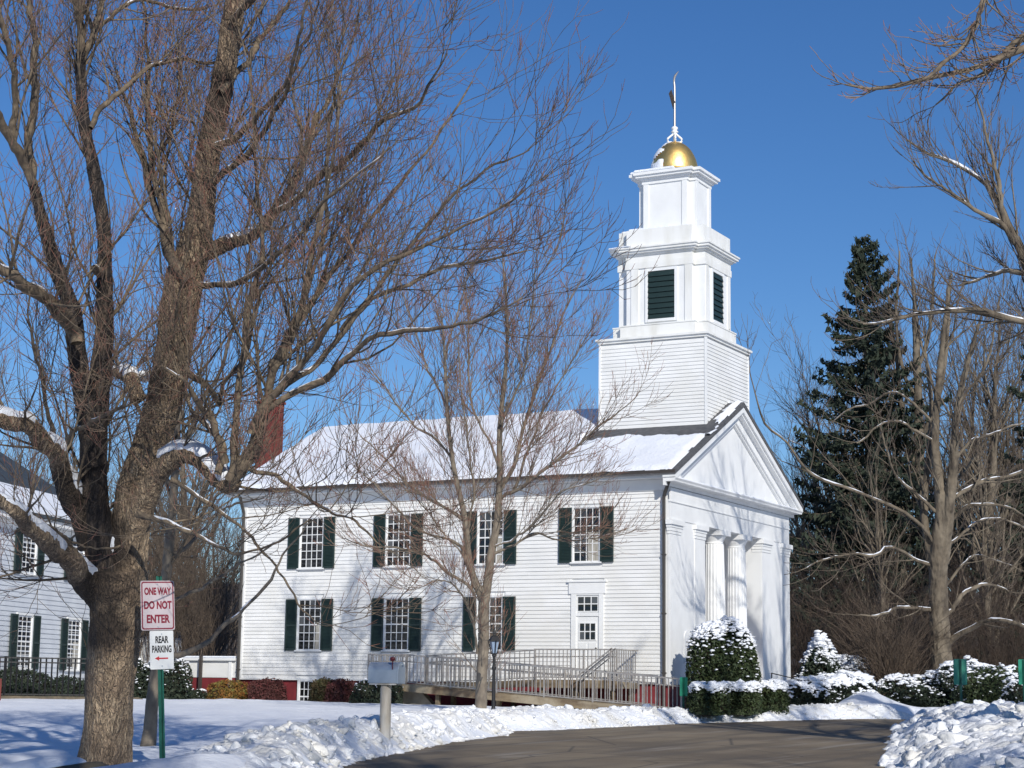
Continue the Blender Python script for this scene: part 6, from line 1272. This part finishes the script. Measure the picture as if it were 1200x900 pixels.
# green signs seen from behind / edge-on
def green_sign(label, px, D, z0, ztop, w_, h_, yaw, two=False):
    x, y, _ = at(px, D); t = thing('green_sign', label, 'sign', (x, y, z0), 'green signs stuck in the snow')
    X = (Rr3*math.cos(yaw)+view*math.sin(yaw)).normalized(); Z = X.cross(Vector((0, 0, 1)))
    b = MB(); c = Vector((x, y, (z0-.3+ztop)/2)); b.obox(c, X*.028, Z*.012, Vector((0, 0, (ztop-.02-z0+.3)/2))); b.obox(c+Z*.02, X*.008, Z*.012, Vector((0, 0, (ztop-.02-z0+.3)/2))); b.build('post', M['postgreen'], t)
    board('sign_plate', (x, y, ztop-h_/2), X, (0, 0, 1), w_, h_, M['signgreen'], t, r=.03, back=-.02)
    if two: 
        X2 = (Rr3*math.cos(yaw+1.2)+view*math.sin(yaw+1.2)).normalized(); board('sign_plate', Vector((x, y, ztop-h_/2))+Z*.03, X2, (0, 0, 1), w_*.9, h_, M['signgreen'], t, r=.03)
green_sign('green sign on a green post at the crest of the right snow bank', 1124, 45.5, .9, 2.27, .34, .62, .15)
green_sign('green sign cut by the right edge of the photo', 1197, 46.5, .9, 2.30, .30, .62, .5)
green_sign('small green sign leaning before the left hedge by the church corner', 803, 50.2, .85, 1.78, .30, .50, .9, True)

# ---------------------------------------------------------------- mailbox
mx, my, _ = at(459, 33.6); MBX = thing('mailbox', 'large silvery rural mailbox with a red flag on a round white post', 'mailbox', (mx, my, .45))
b = MB(); b.lathe((mx, my, .3), [(.105, 0), (.10, .3), (.098, 1.10), (.085, 1.15)], 18); b.build('post', M['postpaint'], MBX, smooth=False)
Xm = (Rr3*math.cos(rad(-22))+view*math.sin(rad(-22))).normalized(); Ym = Vector((-Xm.y, Xm.x, 0)); c = Vector((mx, my, 1.48))-Xm*.0
def mp(a, y_, z_): return c+Xm*a+Ym*y_+Vector((0, 0, z_))
prof = [(-.135, 0), (.135, 0), (.14, .19)]+[(.14*math.cos(t), .22+.15*math.sin(t)) for t in np.linspace(.1, math.pi-.1, 12)]+[(-.14, .19)]
b = MB(); n = len(prof); vs = [mp(-.30, *p) for p in prof]+[mp(.27, *p) for p in prof]; b.add(vs, [tuple(range(n)), tuple(range(n, 2*n))[::-1]]+[((i+1) % n, i, n+i, n+(i+1) % n) for i in range(n)]); b.build('box', M['galv'], MBX, bevel=.004)
b = MB(); pr2 = [(p[0]*1.06, .185+(p[1]-.185)*1.05) for p in prof]; vs = [mp(.272, *p) for p in pr2]+[mp(.305, *p) for p in pr2]; b.add(vs, [tuple(range(n)), tuple(range(n, 2*n))[::-1]]+[((i+1) % n, i, n+i, n+(i+1) % n) for i in range(n)]); dr = b.build('door', M['galv'], MBX, bevel=.004)
b = MB(); b.obox(mp(.32, 0, .33), Xm*.015, Ym*.03, Vector((0, 0, .012))); b.build('latch', M['galv'], dr)
b = MB(); b.obox(mp(.19, -.150, .33), Xm*.008, Ym*.004, Vector((0, 0, .09))); b.lathe(tuple(mp(.19, -.152, .425)), [(.0, -.045), (.04, -.03), (.05, 0), (.04, .03), (0, .045)], 12); b.build('flag', M['redplastic'], MBX)
b = MB(); b.obox(mp(-.01, 0, -.018), Xm*.27, Ym*.12, Vector((0, 0, .014))); b.build('mounting_board', M['postpaint'], MBX)

# ---------------------------------------------------------------- left house
HD = Vector((-.2857, .9583, 0)); HN = Vector((.9583, .2857, 0)); HO = Vector((-17.63, -7.11, 0))     # HO below the pixel column of the first shutter gap
hp = lambda s, z, o=0.: HO+HD*s+HN*o+Vector((0, 0, z))
HS = thing('house', 'white clapboard house with black shutters behind the iron fence at left', 'house', tuple(hp(-3, .8)))
def hbox(name, s0, s1, o0, o1, z0, z1, m_, par=HS):
    b = MB(); b.obox(hp((s0+s1)/2, (z0+z1)/2, (o0+o1)/2), HD*(s1-s0)/2, HN*(o1-o0)/2, Vector((0, 0, (z1-z0)/2))); return b.build(name, m_, par)
HE = 6.25; S0, S1 = -9., 4.9
hbox('wall', S0, S1, -8, -.03, .5, HE, M['shadewhite'])
R_h = lambda x, y, z: tuple(hp(x, z, -y))
zc = 1.0
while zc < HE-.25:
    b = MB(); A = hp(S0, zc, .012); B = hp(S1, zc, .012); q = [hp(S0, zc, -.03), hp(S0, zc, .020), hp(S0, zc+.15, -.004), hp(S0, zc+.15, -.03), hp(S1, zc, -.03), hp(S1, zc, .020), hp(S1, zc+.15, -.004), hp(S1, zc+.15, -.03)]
    b.add(q, [(0, 1, 5, 4), (1, 2, 6, 5), (2, 3, 7, 6), (0, 3, 2, 1), (4, 5, 6, 7)]); b.build('clapboard', M['shadewhite'], HS); zc += .145
for s in (-7.5, -4.05, -.62, 2.80):
    window(HS, s, 1.85, 3.35, .84, 3, 4, R=R_h, sw=.44, name='window', curtain=(.5 if s > 0 else 0), casing=.12, t=.006)
    window(HS, s, 4.62, 5.85, .84, 3, 4, R=R_h, sw=.44, name='window', casing=.12, t=.006)
hbox('corner_board', S1, S1+.05, -.3, .05, .6, HE, M['trim']); hbox('cornice', S0, S1+.45, -.05, .38, HE-.16, HE, M['trim']); hbox('frieze', S0, S1+.02, .0, .06, HE-.42, HE-.17, M['trim'])
b = MB(); zr = 9.0; q = [hp(S0, HE, .45), hp(S1+.5, HE, .45), hp(S1+.5, zr, -4.2), hp(S0, zr, -4.2), hp(S0, HE+.1, .45), hp(S1+.5, HE+.1, .45), hp(S1+.5, zr+.1, -4.2), hp(S0, zr+.1, -4.2)]
b.add(q, [(0,3,2,1),(4,5,6,7),(0,1,5,4),(1,2,6,5),(2,3,7,6),(3,0,4,7)]); 
q = [hp(S0, HE, -8.6), hp(S1+.5, HE, -8.6), hp(S1+.5, zr, -4.2), hp(S0, zr, -4.2), hp(S0, HE+.1, -8.6), hp(S1+.5, HE+.1, -8.6), hp(S1+.5, zr+.098, -4.201), hp(S0, zr+.098, -4.201)]
b.add(q, [(0,3,2,1),(4,5,6,7),(0,1,5,4),(1,2,6,5),(2,3,7,6),(3,0,4,7)]); rf = b.build('roof', M['slate'], HS)
b = MB(); q = [hp(S0, HE+.104, .42), hp(S1+.46, HE+.104, .42), hp(S1+.46, 7.30, -1.05), hp(S0, 7.30, -1.05), hp(S0, HE+.19, .42), hp(S1+.46, HE+.19, .42), hp(S1+.46, 7.37, -1.08), hp(S0, 7.37, -1.08)]
b.add(q, [(0,3,2,1),(4,5,6,7),(0,1,5,4),(1,2,6,5),(2,3,7,6),(3,0,4,7)]); b.build('snow', M['snow'], rf)
b = MB(); b.add([hp(S1, HE, 0), hp(S1, HE, -8), hp(S1, 9.0, -4.2)], [(0, 1, 2)]); b.build('gable', M['shadewhite'], HS)
b = MB(); b.add([hp(S0, 8.0, -3.0), hp(S1-1.0, 8.0, -3.0), hp(S1-3.2, 11.0, -6.5), hp(S0, 11.0, -6.5), hp(S0, 8.0, -10), hp(S1-1.0, 8.0, -10)], [(0, 1, 2, 3), (1, 5, 2), (3, 2, 5, 4)]); b.build('upper_roof', M['slate'], HS)
AX = thing('annex', 'sliver of a low white building between the maple and the leaning tree', 'building', tuple(at(150, 66)))
b = MB(); a0 = Vector(at(158, 66)); b.box(a0.x-3, a0.x+.05, a0.y-.0, a0.y+3, .6, 3.1); b.build('wall', M['white'], AX); b = MB(); b.prism([(a0.y-.15, 3.1), (a0.y+1.5, 3.9), (a0.y+3.15, 3.1)], 0, a0.x-3.1, a0.x+.15); b.build('roof', M['shingle'], AX)

# iron fence
FO = Vector((-16.35, -12.7, 0)); FE = Vector((-12.55, -9.35, 0)); fd = (FE-FO); fl = fd.length; fd.normalize()
FN = thing('iron_fence', 'black iron picket fence in front of the left house', 'fence', tuple(FO+Vector((0, 0, .95))))
gz = lambda s: .97
b = MB()
for z in (.12, .98, 1.10): b.bar(FO+Vector((0, 0, gz(0)+z)), FE+Vector((0, 0, gz(1)+z)), .036)
b.build('rail', M['black'], FN)
pk = MB(); pk.box(-.016, .016, -.016, .016, 0, 1.12); pkm = mesh_only(pk, 'picket', M['black']); pp = MB(); pp.box(-.028, .028, -.028, .028, -.2, 1.16); ppm = mesh_only(pp, 'fence_post', M['black'])
n = int(fl/.15)
for i in range(n+1):
    p = FO+fd*(fl*i/n)
    if i % 14 == 0: shared('fence_post', ppm, FN, (p.x, p.y, .95))
    else: shared('picket', pkm, FN, (p.x, p.y, .97))
b = MB(); px_, py_, _ = at(3, 48.8); b.box(px_-.18, px_+.18, py_-.18, py_+.18, .8, 1.5); tag(b.build('brick_pier', M['brick']), 'short red brick pier at the left edge before the fence', 'pier')
b = MB(); p0 = FO-HN*-.5; b.obox(FO+fd*fl/2+HN*.35+Vector((0, 0, .93)), fd*fl/2*1.1, HN*.25, Vector((0, 0, .12))); tag(b.build('edging_kerb', M['stone'], bevel=.03), 'low stone edging with patchy snow below the iron fence', 'kerb')
